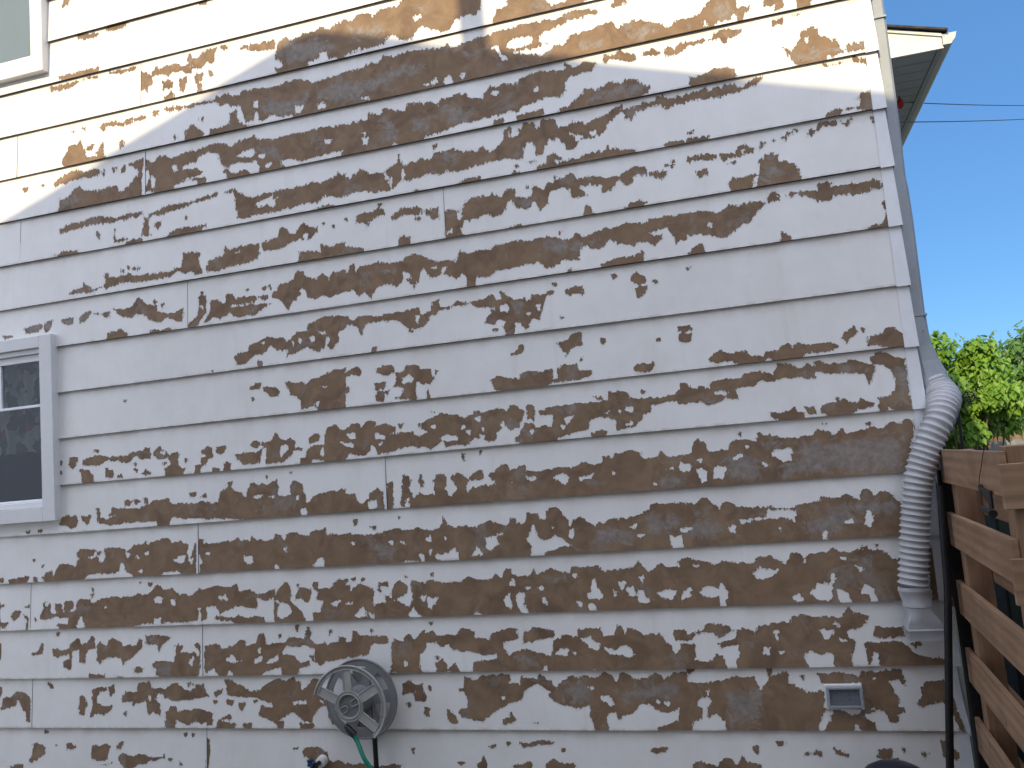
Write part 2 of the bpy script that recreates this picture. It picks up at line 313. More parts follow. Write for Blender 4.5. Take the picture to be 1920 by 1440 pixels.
# ---------------------------------------------------------------- peeling marks, wall millimetres
MARKS = """r1 -4447,4732 -4414,4724 -4428,4679 -4462,4667 -4475,4679
r2 -3549,4475 -3460,4462 -3467,4445 -3502,4447
r2 -4389,4471 -4311,4461 -4208,4451 -4215,4425 -4273,4425 -4325,4425 -4364,4446
r2 -4163,4463 -4066,4480 -4004,4460 -4030,4443 -4106,4439 -4157,4451
r2 -4509,4229 -4410,4230 -4280,4232 -4203,4223 -4230,4205 -4385,4205 -4490,4210
r3 -4590,4186 -4543,4182 -4412,4182 -4321,4180 -4400,4152 -4492,4141 -4571,4154
r3 -4314,4189 -4224,4181 -4231,4166 -4308,4177
r3 -4154,4183 -4028,4183 -3947,4178 -3966,4158 -4104,4164
r3 -3924,4138 -3887,4136 -3870,4094 -3831,4151 -3806,4151 -3795,4127 -3734,4140 -3679,4144 -3650,4111 -3608,4118 -3612,4157 -3588,4173 -3565,4141 -3518,4141 -3487,4166 -3433,4179 -3408,4173 -3426,4089 -3450,4083 -3467,4103 -3516,4066 -3545,4077 -3579,4096 -3581,4053 -3611,4058 -3652,4085 -3712,4092 -3736,4076 -3778,4090 -3821,4094 -3846,4078 -3848,4040 -3878,4041 -3874,3997 -3910,4026 -3926,4013
r3 -3774,4046 -3738,4049 -3702,4036 -3704,3994 -3734,3989 -3752,3998 -3775,3982
r3 -3666,4039 -3612,4038 -3614,4001 -3634,3952 -3652,3961
r3 -3558,4038 -3499,4036 -3513,3996 -3537,3985 -3554,4005
r3 -3538,3978 -3508,3974 -3516,3938 -3537,3937
r3 -3462,4038 -3440,4044 -3442,4012 -3460,4011
r3 -3767,3942 -3736,3963 -3711,3972 -3671,3938 -3689,3926
r3 -3384,4175 -3346,4172 -3324,4144 -3365,4149
r3 -3267,4138 -3215,4147 -3147,4132 -3079,4137 -3028,4138 -3032,4080 -3105,4086 -3172,4096 -3216,4121 -3262,4129
r3 -3025,4109 -2967,4133 -2925,4102 -2857,4128 -2792,4123 -2747,4144 -2695,4116 -2661,4139 -2594,4149 -2610,3919 -2674,3948 -2706,3940 -2725,3990 -2757,3987 -2770,3959 -2835,3953 -2848,3925 -2980,3928 -3035,3937 -3033,3961 -2989,3956 -2992,3993 -3036,4018 -3030,4048
r4 -4268,3864 -4191,3876 -4140,3883 -4054,3849 -4060,3834 -4166,3855 -4206,3819 -4224,3850
r4 -4034,3867 -3997,3870 -4004,3839 -4029,3844
r4 -3991,3864 -3929,3873 -3893,3855 -3930,3841 -3979,3840
r4 -3855,3880 -3812,3876 -3819,3856 -3849,3862
r4 -3775,3885 -3721,3885 -3614,3870 -3531,3872 -3438,3864 -3431,3883 -3397,3876 -3350,3882 -3288,3859 -3252,3883 -3196,3876 -3117,3870 -3073,3860 -3017,3864 -2972,3875 -2895,3874 -2852,3860 -2810,3835 -2734,3840 -2691,3846 -2615,3844 -2627,3656 -2703,3667 -2757,3662 -2887,3658 -2931,3652 -2951,3681 -2968,3675 -3017,3674 -3071,3706 -3094,3690 -3128,3681 -3150,3691 -3159,3734 -3181,3738 -3189,3688 -3229,3686 -3256,3722 -3263,3786 -3291,3802 -3326,3799 -3347,3829 -3405,3820 -3427,3851 -3485,3852 -3615,3858 -3735,3855 -3776,3874
r4 -3339,3760 -3315,3776 -3287,3765 -3289,3729 -3274,3695 -3230,3675 -3236,3661 -3391,3660 -3471,3666 -3476,3693 -3401,3688 -3343,3698
r4 -3642,3662 -3634,3713 -3609,3740 -3567,3742 -3540,3705 -3511,3684 -3518,3664 -3565,3658
r4 -4500,3683 -4492,3714 -4458,3752 -4444,3788 -4386,3783 -4366,3801 -4342,3769 -4324,3716 -4312,3692 -4236,3678 -4248,3707 -4222,3724 -4214,3766 -4198,3758 -4197,3703 -4161,3669 -4224,3654 -4429,3659
r4 -4310,3757 -4265,3754 -4273,3728 -4311,3735
r4 -4083,3736 -4052,3746 -4059,3709 -4078,3700
h4 -3183,3801 -3161,3794 -3166,3766 -3181,3771
h4 -2927,3717 -2883,3708 -2896,3680 -2923,3681
h4 -2797,3701 -2744,3700 -2750,3681 -2793,3685
h4 -3297,3793 -3269,3792 -3262,3744 -3274,3695 -3290,3708
r4 -4428,3874 -4409,3875 -4412,3863
r4 -4351,3880 -4325,3879 -4332,3862
r4 -3706,3700 -3688,3692 -3695,3682
r4 -3530,3772 -3515,3769 -3520,3749
r5 -4569,3563 -4548,3592 -4456,3625 -4391,3624 -4341,3604 -4290,3606 -4251,3615 -4233,3590 -4247,3565 -4317,3567 -4393,3570 -4471,3562 -4549,3559
r5 -4794,3580 -4767,3577 -4774,3560 -4790,3563
r5 -4660,3579 -4634,3580 -4639,3562
r5 -4988,3820 -4931,3784 -4945,3764 -4989,3772
r5 -4990,3727 -4935,3712 -4954,3692
r5 -4027,3585 -3989,3605 -3931,3615 -3941,3388 -4060,3393 -4234,3385 -4541,3393 -4520,3466 -4474,3464 -4434,3495 -4382,3524 -4345,3485 -4231,3471 -4118,3483 -4083,3429 -4006,3485 -3961,3541 -3979,3560
r5 -4145,3590 -4120,3593 -4127,3571 -4142,3568
r5 -4083,3579 -4058,3585 -4059,3559 -4078,3557
r5 -4227,3589 -4202,3590 -4209,3564
r5 -3915,3607 -3868,3582 -3831,3602 -3782,3604 -3736,3574 -3675,3594 -3616,3594 -3533,3599 -3451,3615 -3394,3599 -3338,3572 -3314,3599 -3256,3603 -3200,3608 -3167,3581 -3079,3564 -3012,3571 -2946,3574 -2871,3564 -2784,3577 -2710,3568 -2633,3568 -2645,3391 -3056,3392 -3145,3388 -3234,3394 -3313,3393 -3359,3391 -3380,3425 -3414,3442 -3368,3444 -3412,3477 -3416,3514 -3442,3556 -3500,3567 -3553,3550 -3560,3526 -3667,3519 -3656,3496 -3574,3486 -3529,3457 -3553,3441 -3659,3439 -3671,3425 -3577,3430 -3519,3424 -3503,3396 -3625,3396 -3756,3398 -3864,3401 -3924,3412
h5 -3732,3520 -3708,3532 -3693,3508 -3715,3496
h5 -3307,3510 -3272,3529 -3215,3531 -3188,3508 -3218,3488 -3285,3500
h5 -3355,3467 -3286,3475 -3231,3455 -3197,3464 -3160,3421 -3189,3396 -3255,3423 -3346,3414 -3368,3444
h5 -3132,3426 -3104,3426 -3111,3409 -3127,3410
h5 -3037,3429 -2988,3435 -2903,3404 -2837,3412 -2741,3419 -2656,3418 -2657,3406 -2795,3399 -2903,3394 -3033,3405
h5 -2752,3496 -2727,3491 -2737,3473 -2753,3481
h5 -3872,3498 -3842,3477 -3857,3416 -3881,3420
h5 -3916,3533 -3889,3522 -3884,3484 -3917,3427
h5 -3167,3491 -3139,3486 -3146,3469 -3168,3477
h5 -3719,3408 -3624,3428 -3566,3412 -3602,3398 -3708,3395
r6 -4532,3288 -4479,3302 -4440,3311 -4364,3310 -4312,3323 -4262,3320 -4212,3312 -4126,3287 -4063,3298 -3990,3301 -3953,3301 -3954,3274 -4064,3271 -4189,3270 -4314,3275 -4416,3264 -4532,3259
r6 -3899,3281 -3845,3283 -3796,3306 -3748,3308 -3642,3300 -3547,3315 -3478,3319 -3443,3323 -3450,3304 -3537,3293 -3631,3283 -3702,3274 -3822,3258 -3900,3260
r6 -3937,3256 -3900,3260 -3903,3203 -3910,3162 -3887,3148 -3953,3153 -3945,3210
r6 -3860,3212 -3818,3220 -3825,3195 -3843,3183 -3861,3196
r6 -4159,3234 -4134,3224 -4137,3161 -4051,3153 -4082,3142 -4144,3144
r6 -4265,3229 -4253,3227 -4247,3184 -4260,3197
r6 -3658,3215 -3644,3215 -3651,3201
r6 -4070,3130 -4021,3143 -3948,3137 -3912,3121 -3973,3111 -4083,3118
r6 -3840,3125 -3768,3139 -3708,3156 -3637,3155 -3591,3147 -3526,3157 -3527,3142 -3592,3122 -3828,3116
r6 -4575,3132 -4497,3144 -4395,3134 -4332,3122 -4447,3116
r6 -3392,3319 -3362,3330 -3318,3307 -3286,3281 -3242,3263 -3186,3258 -3130,3269 -3092,3262 -3098,3243 -3154,3233 -3199,3220 -3211,3212 -3168,3185 -3134,3199 -3091,3172 -3052,3275 -3020,3270 -2911,3266 -2846,3284 -2804,3262 -2739,3280 -2652,3289 -2661,3158 -2725,3169 -2777,3183 -2832,3158 -2917,3167 -2983,3154 -3071,3148 -3137,3149 -3203,3155 -3271,3146 -3321,3154 -3334,3223 -3326,3272 -3352,3307
r6 -3091,3267 -3019,3275 -3071,3148 -3103,3169
h6 -3177,3216 -3132,3224 -3071,3229 -3091,3172 -3112,3195
r6 -2823,3132 -2749,3134 -2664,3115 -2665,3105 -2835,3117
r7 -3179,2991 -3135,2999 -3079,3010 -3066,3053 -3022,3055 -3013,3019 -2970,3012 -2935,3061 -2903,3051 -2889,3029 -2830,3034 -2842,3002 -2888,2960 -2951,2975 -3017,2960 -3072,2939 -3149,2936 -3181,2961
h7 -2928,2996 -2902,2992 -2908,2973 -2929,2981
r7 -3420,3003 -3370,2985 -3313,2991 -3246,2996 -3196,2988 -3207,2898 -3323,2916 -3315,2962 -3371,2955 -3410,2966
r7 -2955,2907 -2891,2902 -2887,2882 -2937,2858
r7 -2842,2843 -2826,2926 -2764,2907 -2677,2917 -2684,2820
r7 -3691,3004 -3598,3000 -3577,2954
r7 -2808,3045 -2797,3046 -2800,3034
r7 -2757,3018 -2746,3014 -2752,3005
r7 -4467,2881 -4441,2904 -4390,2907 -4364,2935 -4327,2914 -4303,2884 -4227,2905 -4214,2914 -4224,2979 -4200,2970 -4195,2938 -4139,2940 -4090,2938 -4053,2949 -3981,2922 -3885,2919 -3778,2919 -3718,2931 -3695,2922 -3691,3016 -3575,2998 -3589,2947 -3568,2903 -3564,2877 -3593,2866 -3627,2892 -3673,2893 -3719,2910 -3779,2883 -3887,2883 -3959,2883 -4031,2888 -4079,2900 -4129,2891 -4203,2879 -4253,2888 -4328,2872 -4391,2881
r7 -3540,2889 -3520,2937 -3485,2952 -3382,2969 -3193,2940 -3240,2895 -3307,2890 -3386,2887 -3455,2872 -3524,2877
r7 -2980,2851 -2945,2902 -2766,2875 -2874,2845
r7 -4063,2992 -4049,2985 -4054,2975
r7 -4021,2975 -4009,2970 -4016,2959
r7 -3985,2975 -3977,2969 -3982,2952
r7 -4101,2971 -4087,2967 -4094,2958
g7 -4693,2885 -4667,2908 -4654,2879
g7 -4596,2882 -4585,2902 -4570,2884
r8 -4810,2712 -4770,2728 -4678,2727 -4672,2710 -4719,2684 -4797,2683
r8 -4536,2741 -4447,2740 -4460,2705 -4524,2702
r8 -4659,2709 -4652,2734 -4600,2744 -4615,2682 -4654,2681
r8 -4415,2731 -4370,2756 -4320,2760 -4346,2722 -4372,2693 -4410,2703
r8 -4302,2747 -4258,2736 -4196,2749 -4191,2712 -4222,2705 -4259,2731
r8 -4970,2694 -4903,2691 -4890,2673 -4957,2676
r8 -4171,2761 -4098,2741 -4037,2754 -4011,2792 -3975,2792 -3952,2753 -3869,2736 -3871,2701 -3812,2683 -3754,2680 -3700,2699 -3698,2617 -3756,2630 -3802,2656 -3850,2637 -3920,2656 -3967,2698 -4015,2699 -4040,2682 -4112,2702 -4159,2739
r8 -4213,2616 -4164,2620 -4115,2629 -4073,2604 -4080,2584 -4202,2581
r8 -3942,2582 -3911,2599 -3852,2591 -3775,2597 -3805,2580 -3900,2575
r8 -3845,2743 -3831,2736 -3839,2722
r8 -3892,2760 -3874,2755 -3885,2746
r8 -3670,2604 -3617,2627 -3604,2645 -3559,2639 -3595,2604 -3642,2580 -3677,2582
r8 -3604,2655 -3593,2750 -3553,2749 -3546,2668 -3559,2634 -3593,2639
h8 -3585,2693 -3567,2691 -3569,2669
r8 -3561,2600 -3530,2646 -3520,2720 -3480,2719 -3453,2696 -3431,2683 -3417,2736 -3383,2736 -3362,2708 -3273,2711 -3224,2694 -3230,2675 -3297,2670 -3387,2672 -3387,2657 -3276,2657 -3188,2655 -3133,2647 -3189,2630 -3224,2601 -3290,2599 -3357,2598 -3400,2629 -3458,2606 -3503,2617 -3550,2591
r8 -3207,2697 -3174,2702 -3142,2678 -3186,2674
r8 -3130,2711 -3097,2716 -3094,2755 -3062,2746 -2997,2761 -2983,2808 -2941,2792 -2911,2758 -2859,2741 -2847,2768 -2805,2762 -2786,2731 -2763,2766 -2687,2769 -2696,2651 -2782,2638 -2833,2650 -2887,2638 -2917,2657 -2946,2705 -2979,2704 -2959,2673 -3015,2632 -3039,2601 -3068,2644 -3099,2672 -3132,2677
r8 -3293,2748 -3280,2742 -3288,2733
r8 -3188,2739 -3172,2741 -3178,2727
r8 -3150,2743 -3134,2733 -3145,2725
r8 -3575,2768 -3563,2771 -3566,2759
r9 -3391,2380 -3357,2401 -3301,2399 -3288,2437 -3244,2446 -3177,2467 -3080,2450 -3060,2419 -3004,2470 -2940,2472 -2927,2509 -2852,2528 -2789,2534 -2747,2533 -2705,2513 -2709,2452 -2753,2448 -2756,2392 -2801,2345 -2830,2382 -2863,2347 -2904,2362 -2935,2385 -2978,2371 -3032,2358 -3065,2342 -3063,2381 -3116,2387 -3158,2416 -3204,2373 -3270,2376 -3305,2341 -3372,2332
h9 -2877,2464 -2836,2449 -2842,2435 -2868,2443
h9 -2990,2435 -2973,2423 -2984,2410 -2991,2415
h9 -2916,2435 -2895,2432 -2899,2409 -2914,2413
h9 -2817,2418 -2808,2398 -2830,2382
h9 -3028,2425 -3012,2418 -3021,2400
h9 -3216,2443 -3194,2445 -3200,2434
r9 -3239,2343 -3212,2330 -3218,2319
r9 -3524,2322 -3501,2319 -3507,2310
r10 -3307,2205 -3256,2224 -3229,2226 -3236,2193 -3302,2190
r10 -3220,2196 -3149,2193 -3119,2166 -3131,2138 -3169,2137 -3215,2181
r10 -3084,2210 -3041,2205 -2958,2187 -2914,2211 -2850,2227 -2797,2245 -2723,2251 -2737,2042 -2862,2049 -2913,2069 -2945,2062 -2987,2050 -2996,2077 -2995,2105 -3025,2127 -3056,2140
h10 -2875,2168 -2844,2160 -2855,2152
h10 -2912,2076 -2891,2085 -2898,2062
r10 -4119,2225 -4107,2221 -4111,2214
r10 -3288,2143 -3278,2139 -3283,2133
r11 -4568,1909 -4556,1903 -4563,1888
r11 -4570,1847 -4554,1841 -4564,1832
r11 -4499,1918 -4449,1919 -4444,1894 -4500,1893
r11 -4506,1883 -4463,1885 -4469,1865 -4501,1865
r11 -4464,1854 -4365,1842 -4329,1803 -4336,1779 -4416,1780 -4421,1831
r11 -4412,1901 -4325,1924 -4288,1921 -4228,1906 -4120,1902 -4059,1927 -4000,1917 -3987,1941 -3958,1933 -3955,1874 -4014,1873 -4048,1896 -4109,1861 -4169,1876 -4241,1887 -4291,1861 -4327,1869 -4407,1870
r11 -4330,1950 -4300,1948 -4306,1935
r11 -4255,1848 -4201,1824 -4203,1782 -4257,1793
r11 -4166,1791 -4148,1799 -4136,1784
r11 -4074,1858 -4044,1856 -4050,1842
r11 -4057,1822 -4034,1820 -4046,1809
r11 -4011,1794 -3981,1816 -3946,1789 -3982,1780
r11 -3942,1902 -3893,1933 -3848,1909 -3831,1883 -3778,1903 -3756,1882 -3775,1854 -3771,1819 -3726,1801 -3750,1774 -3842,1779 -3859,1787 -3852,1816 -3816,1833 -3838,1874 -3873,1857 -3908,1870
h11 -3883,1902 -3854,1900 -3866,1891
r11 -3880,1843 -3845,1845 -3857,1834
r11 -3735,1857 -3707,1848 -3724,1838
r11 -3670,1777 -3657,1810 -3628,1818 -3621,1851 -3587,1858 -3631,1881 -3579,1911 -3551,1894 -3542,1849 -3576,1842 -3589,1819 -3624,1798 -3625,1777
r11 -3523,1901 -3467,1906 -3474,1877 -3497,1860 -3524,1877
r11 -3485,1777 -3472,1810 -3439,1807 -3446,1779
r11 -3546,1789 -3505,1781 -3530,1774
r11 -3420,1853 -3321,1855 -3255,1859 -3233,1881 -3254,1887 -3287,1871 -3313,1897 -3295,1919 -3231,1899 -3188,1905 -3158,1955 -3144,1920 -3103,1902 -3070,1914 -3045,1888 -3041,1864 -2994,1855 -3011,1838 -3053,1846 -3065,1824 -3109,1790 -3141,1788 -3227,1783 -3220,1822 -3220,1870 -3239,1867 -3259,1797 -3357,1789 -3378,1816
h11 -3138,1872 -3093,1878 -3079,1858 -3107,1832 -3129,1815
r11 -2960,1899 -2917,1919 -2903,1903 -2909,1881 -2956,1878
r11 -3024,1802 -2982,1798 -2969,1848 -2926,1863 -2874,1859 -2860,1914 -2853,1946 -2806,1960 -2787,1930 -2745,1917 -2755,1775 -2900,1782 -2942,1781 -3004,1779
h11 -2898,1819 -2881,1841 -2881,1805
r12 -3704,1663 -3664,1665 -3665,1646 -3699,1647
r12 -3643,1644 -3603,1651 -3609,1637
r12 -4130,1649 -4088,1646 -4107,1621 -4131,1629
r12 -4064,1654 -4035,1642 -4059,1634
r12 -4005,1660 -3976,1658 -3977,1624 -4006,1631
r12 -3472,1701 -3439,1702 -3451,1677
r12 -3237,1720 -3226,1721 -3229,1712
r12 -3092,1732 -3079,1728 -3086,1721
r12 -4253,1576 -4203,1609 -4131,1609 -4061,1595 -3989,1620 -3953,1637 -3895,1643 -3848,1644 -3827,1614 -3769,1615 -3712,1611 -3667,1608 -3622,1619 -3555,1600 -3527,1603 -3519,1650 -3485,1672 -3440,1678 -3420,1648 -3376,1645 -3377,1626 -3356,1624 -3330,1689 -3303,1696 -3277,1675 -3223,1681 -3168,1696 -3155,1657 -3173,1621 -3121,1603 -3088,1615 -3091,1662 -3052,1687 -3012,1656 -3005,1600 -2997,1558 -2953,1596 -2891,1610 -2808,1613 -2765,1619 -2775,1481
h12 -3313,1617 -3258,1622 -3270,1607 -3302,1609
h12 -3058,1599 -3042,1602 -3043,1582
h12 -3216,1614 -3173,1616 -3195,1602
h12 -3031,1527 -2999,1530 -3006,1507
r12 -4586,1548 -4566,1587 -4522,1605 -4497,1588 -4460,1591 -4446,1560 -4462,1526 -4500,1518 -4536,1540 -4567,1542
r12 -4429,1589 -4386,1581 -4362,1590 -4375,1545 -4388,1531 -4418,1558
r12 -4330,1625 -4299,1623 -4301,1571 -4253,1558 -4205,1575 -4227,1618 -3669,1581 -3676,1541 -3739,1521 -3830,1551 -3825,1531 -3866,1504 -3912,1507 -3923,1527 -3993,1527 -4087,1528 -4135,1531 -4231,1522 -4303,1536 -4320,1562
r12 -3652,1580 -3624,1578 -3610,1513 -3571,1515 -3515,1526 -3459,1532 -3416,1515 -3319,1513 -3232,1513 -3200,1520 -3127,1506 -3021,1513 -3009,1537
r12 -4828,1519 -4796,1520 -4802,1512
r12 -4732,1518 -4700,1523 -4707,1510
r13 -5044,1267 -4990,1259 -4997,1244 -5045,1246
r13 -4957,1253 -4886,1260 -4803,1266 -4810,1241 -4887,1238 -4951,1242
r13 -4771,1255 -4746,1249 -4753,1237
r13 -4714,1252 -4682,1276 -4644,1294 -4632,1264 -4593,1317 -4562,1326 -4494,1312 -4495,1283 -4456,1345 -4473,1376 -4454,1400 -4393,1397 -4332,1389 -4358,1360 -4394,1352 -4371,1341 -4334,1354 -4299,1313 -4280,1332 -4290,1396 -4211,1397 -4141,1384 -4135,1364 -4117,1377 -4080,1405 -4022,1406 -4003,1425 -3999,1395 -3928,1421 -3864,1432 -3836,1401 -3779,1412 -3757,1392 -3735,1386 -3742,1343 -3727,1314 -3709,1327 -3689,1398 -3676,1388 -3686,1238 -3798,1249 -3890,1243 -3959,1232 -4041,1237 -4099,1240 -4128,1256 -4145,1271 -4144,1305 -4167,1307 -4187,1268 -4217,1250 -4313,1259 -4386,1258 -4472,1237 -4633,1237
h13 -3824,1304 -3783,1331 -3749,1329 -3745,1291 -3796,1289
h13 -4012,1352 -3988,1364 -3989,1346
h13 -4065,1345 -4054,1330 -4066,1329
h13 -4051,1257 -4028,1266 -4034,1250
h13 -3727,1304 -3699,1312 -3711,1285
h13 -4141,1364 -4118,1358 -4113,1333 -4130,1339
r13 -4781,1359 -4766,1358 -4771,1348
r13 -4716,1323 -4703,1324 -4709,1311
r13 -4327,1374 -4315,1375 -4321,1358
r13 -3660,1411 -3632,1409 -3628,1390 -3567,1382 -3456,1394 -3422,1402 -3412,1392 -3347,1388 -3335,1411 -3320,1391 -3240,1378 -3197,1394 -3206,1422 -3175,1407 -3133,1404 -3090,1415 -3028,1398 -2992,1391 -2986,1414 -2945,1412 -2898,1423 -2895,1390 -2844,1392 -2781,1388 -2792,1225 -3270,1234 -3356,1228 -3519,1233 -3669,1233 -3656,1272 -3639,1281 -3648,1319 -3668,1330
h13 -3374,1301 -3336,1299 -3334,1271 -3365,1268 -3377,1282
h13 -2976,1240 -2932,1283 -2913,1273 -2910,1237
h13 -3144,1335 -3132,1335 -3133,1319
h13 -3206,1242 -3174,1247 -3169,1233
h13 -3297,1235 -3259,1239 -3270,1228
h13 -3614,1335 -3597,1334 -3603,1325
h13 -3154,1396 -3133,1397 -3139,1386
r14 -5048,1109 -4993,1107 -5007,1082 -5049,1078
r14 -4949,1045 -4910,1079 -4872,1067 -4892,1028 -4931,1012
r14 -4866,1057 -4816,1025 -4820,968 -4842,976 -4829,1016
r14 -5002,1006 -4970,1005 -4990,978
r14 -4846,1092 -4814,1097 -4820,1086
r14 -4778,1024 -4759,1019 -4765,1009
r14 -4739,1038 -4713,1082 -4712,1107 -4687,1116 -4668,1105 -4670,1061 -4639,1045 -4614,1049 -4632,1079 -4631,1104 -4581,1097 -4588,1073 -4570,1052 -4562,1107 -4525,1115 -4501,1109 -4508,1065 -4533,1056 -4490,1055 -4476,1113 -4451,1122 -4403,1111 -4391,1115 -4379,1090 -4318,1117 -4222,1124 -4104,1119 -4056,1141 -4010,1125 -3962,1162 -3933,1185 -3905,1150 -3848,1157 -3793,1122 -3714,1119 -3679,1150 -3646,1144 -3578,1156 -3480,1152 -3457,1160 -3436,1159 -3427,1122 -3372,1133 -3320,1108 -3277,1107 -3207,1136 -3210,1086 -3258,1069 -3322,1081 -3314,1034 -3346,1031 -3420,1047 -3475,1040 -3542,1014 -3573,1052 -3628,1050 -3631,989 -3676,972 -3685,979 -3743,976 -3856,975 -3959,972 -4040,975 -4052,971 -4252,967 -4420,962 -4518,960 -4604,963 -4610,989 -4536,982 -4535,1017 -4578,1018 -4627,1029 -4690,1010 -4733,1023
h14 -4481,971 -4455,1024 -4432,989 -4438,965
h14 -3971,1105 -3941,1118 -3907,1107 -3914,1079 -3954,1080
h14 -3856,1096 -3833,1100 -3829,1066 -3852,1076
h14 -3964,994 -3924,998 -3925,971 -3962,971
h14 -3554,1099 -3515,1102 -3500,1087 -3538,1087
h14 -3681,1052 -3667,1051 -3664,990 -3682,979
h14 -4290,1072 -4281,1072 -4287,1060
h14 -4706,1107 -4681,1106 -4690,1091
r14 -3581,997 -3532,1000 -3478,989 -3434,1001 -3391,986 -3326,998 -3274,983 -3275,967 -3371,965 -3479,973 -3576,981
r14 -3216,1068 -3192,1122 -3147,1161 -3127,1146 -3110,1091 -3122,1064 -3082,1035 -3053,1007 -3014,968 -3201,969 -3219,1013
h14 -3202,1030 -3175,1057 -3133,1051 -3114,1018 -3137,983 -3180,975 -3202,992
h14 -3221,1068 -3205,1076 -3195,1062
r14 -3100,1082 -3066,1126 -3004,1123 -3003,1064 -3029,1052 -3059,1075 -3091,1063
r14 -2992,1150 -2951,1157 -2958,1121 -2871,1127 -2870,1145 -2796,1164 -2810,962 -2994,963 -2992,1001 -2950,1004 -2927,1057 -2977,1068 -2954,1103 -2984,1122
h14 -2882,1042 -2836,1054 -2857,1032
r14 -4382,1177 -4370,1178 -4372,1159
r14 -4384,1144 -4368,1147 -4378,1129
r14 -4002,1187 -3982,1187 -3991,1171
r14 -4060,1197 -4045,1197 -4052,1191
r14 -3081,1144 -3073,1142 -3078,1131
r15 -4808,826 -4758,840 -4737,889 -4719,878 -4727,824 -4796,816
r15 -4657,847 -4620,861 -4596,841 -4546,850 -4533,879 -4489,903 -4471,897 -4466,868 -4423,877 -4398,910 -4368,909 -4364,846 -4412,842 -4439,770 -4475,771 -4473,844 -4522,830 -4525,752 -4531,736 -4586,748 -4585,777 -4542,791 -4541,821 -4621,807 -4652,813
r15 -4358,856 -4333,884 -4292,859 -4279,888 -4243,897 -4184,876 -4173,857 -4091,860 -4073,892 -4050,887 -4057,840 -4118,793 -4165,770 -4178,754 -4194,795 -4270,801 -4331,766 -4354,788
r15 -4031,906 -3951,909 -3866,897 -3907,865 -3943,826 -3953,856 -4027,863
r15 -4108,736 -4079,747 -4045,735 -4051,712 -4103,712
r15 -4405,712 -4297,708 -4310,689 -4406,690
r15 -4227,707 -4052,693 -4168,689
r15 -4630,931 -4615,935 -4620,921
r15 -3845,854 -3816,863 -3789,843 -3802,816 -3723,814 -3697,786 -3684,813 -3721,856 -3693,865 -3680,850 -3686,700 -3824,697 -3960,704 -3970,734 -3992,753 -3968,772 -3911,775 -3849,765 -3836,798
h15 -3751,759 -3725,786 -3732,744
r15 -3655,841 -3572,857 -3541,824 -3486,841 -3430,872 -3398,862 -3394,839 -3345,852 -3321,897 -3289,901 -3277,846 -3219,849 -3166,852 -3144,875 -3051,872 -3037,926 -3017,925 -3016,862 -2972,835 -2940,852 -2921,833 -2816,875 -2823,761 -2886,753 -2937,750 -2968,726 -2997,755 -2998,817 -3043,832 -3116,824 -3167,834 -3180,794 -3118,784 -3079,747 -3028,756 -3029,733 -3081,721 -3113,697 -3176,698 -3194,731 -3258,714 -3301,701 -3365,698 -3418,698 -3503,718 -3537,698 -3601,728 -3657,700
h15 -3533,773 -3482,800 -3463,768 -3425,762 -3512,757
h15 -3356,766 -3307,783 -3308,765 -3340,755
h15 -3323,826 -3313,824 -3320,806
h15 -3288,746 -3211,795 -3203,763 -3256,744
r15 -3104,932 -3087,932 -3092,905
r15 -3206,890 -3190,887 -3198,874
r15 -2906,909 -2894,904 -2908,885
r15 -3021,778 -3004,782 -3009,760
r16 -5059,585 -4967,585 -4915,614 -4852,604 -4821,579 -4821,454 -4850,457 -4855,501 -4892,540 -4903,585 -4930,540 -4994,521 -5061,501
r16 -4700,657 -4682,656 -4666,637 -4682,634
r16 -4482,587 -4439,591 -4440,558 -4423,553 -4423,534 -4441,529 -4443,489 -4485,489
r16 -4396,620 -4360,639 -4300,634 -4295,619 -4343,605 -4362,586 -4357,553 -4316,533 -4257,538 -4263,519 -4318,486 -4377,500 -4384,474 -4405,479 -4393,548
r16 -4283,633 -4253,643 -4248,609 -4266,593
r16 -4196,576 -4172,613 -4096,603 -4094,655 -4042,660 -4024,669 -3997,626 -3952,630 -3918,621 -3883,649 -3848,657 -3794,620 -3750,610 -3727,628 -3737,642 -3682,642 -3670,651 -3641,582 -3685,577 -3763,564 -3853,558 -3909,572 -3942,598 -3976,598 -3977,565 -3944,537 -3941,479 -3992,500 -4027,484 -4041,556 -4104,552 -4117,528 -4127,552 -4186,555
h16 -4024,586 -4008,584 -4014,565
r16 -3776,652 -3759,652 -3766,629
r16 -3923,500 -3895,509 -3882,541 -3849,527 -3833,504 -3766,513 -3710,522 -3613,495 -3630,467 -3614,463 -3627,434 -3654,434 -3659,454 -3692,435 -3724,454 -3770,433 -3814,447 -3846,461 -3865,428 -3921,426 -3913,481
r16 -3613,591 -3590,614 -3563,613 -3569,595 -3603,580
r16 -3549,664 -3495,667 -3464,640 -3432,635 -3391,607 -3349,607 -3283,647 -3219,669 -3178,659 -3125,672 -3116,650 -3096,650 -3088,609 -3057,623 -3028,662 -2988,666 -2995,622 -2947,595 -2930,542 -2992,516 -3025,481 -3037,444 -3087,462 -3146,499 -3189,477 -3221,468 -3243,444 -3294,468 -3340,486 -3321,535 -3291,517 -3248,526 -3268,548 -3310,553 -3351,571 -3414,576 -3500,581 -3537,590 -3529,636
h16 -3143,552 -3061,559 -3062,541 -3134,538
h16 -2982,556 -2961,560 -2965,544
r16 -3560,466 -3515,490 -3504,470
r16 -3599,438 -3582,463 -3528,449 -3464,445 -3476,430 -3595,425
r16 -3438,445 -3385,443 -3401,429
r16 -3528,563 -3490,558 -3502,534 -3523,543
r16 -3459,544 -3421,549 -3439,511 -3455,522
r16 -3237,446 -3199,450 -3211,426
r16 -3103,446 -3027,442 -3018,431 -3089,426
r16 -2932,507 -2899,481 -2886,446 -2917,440 -2940,472
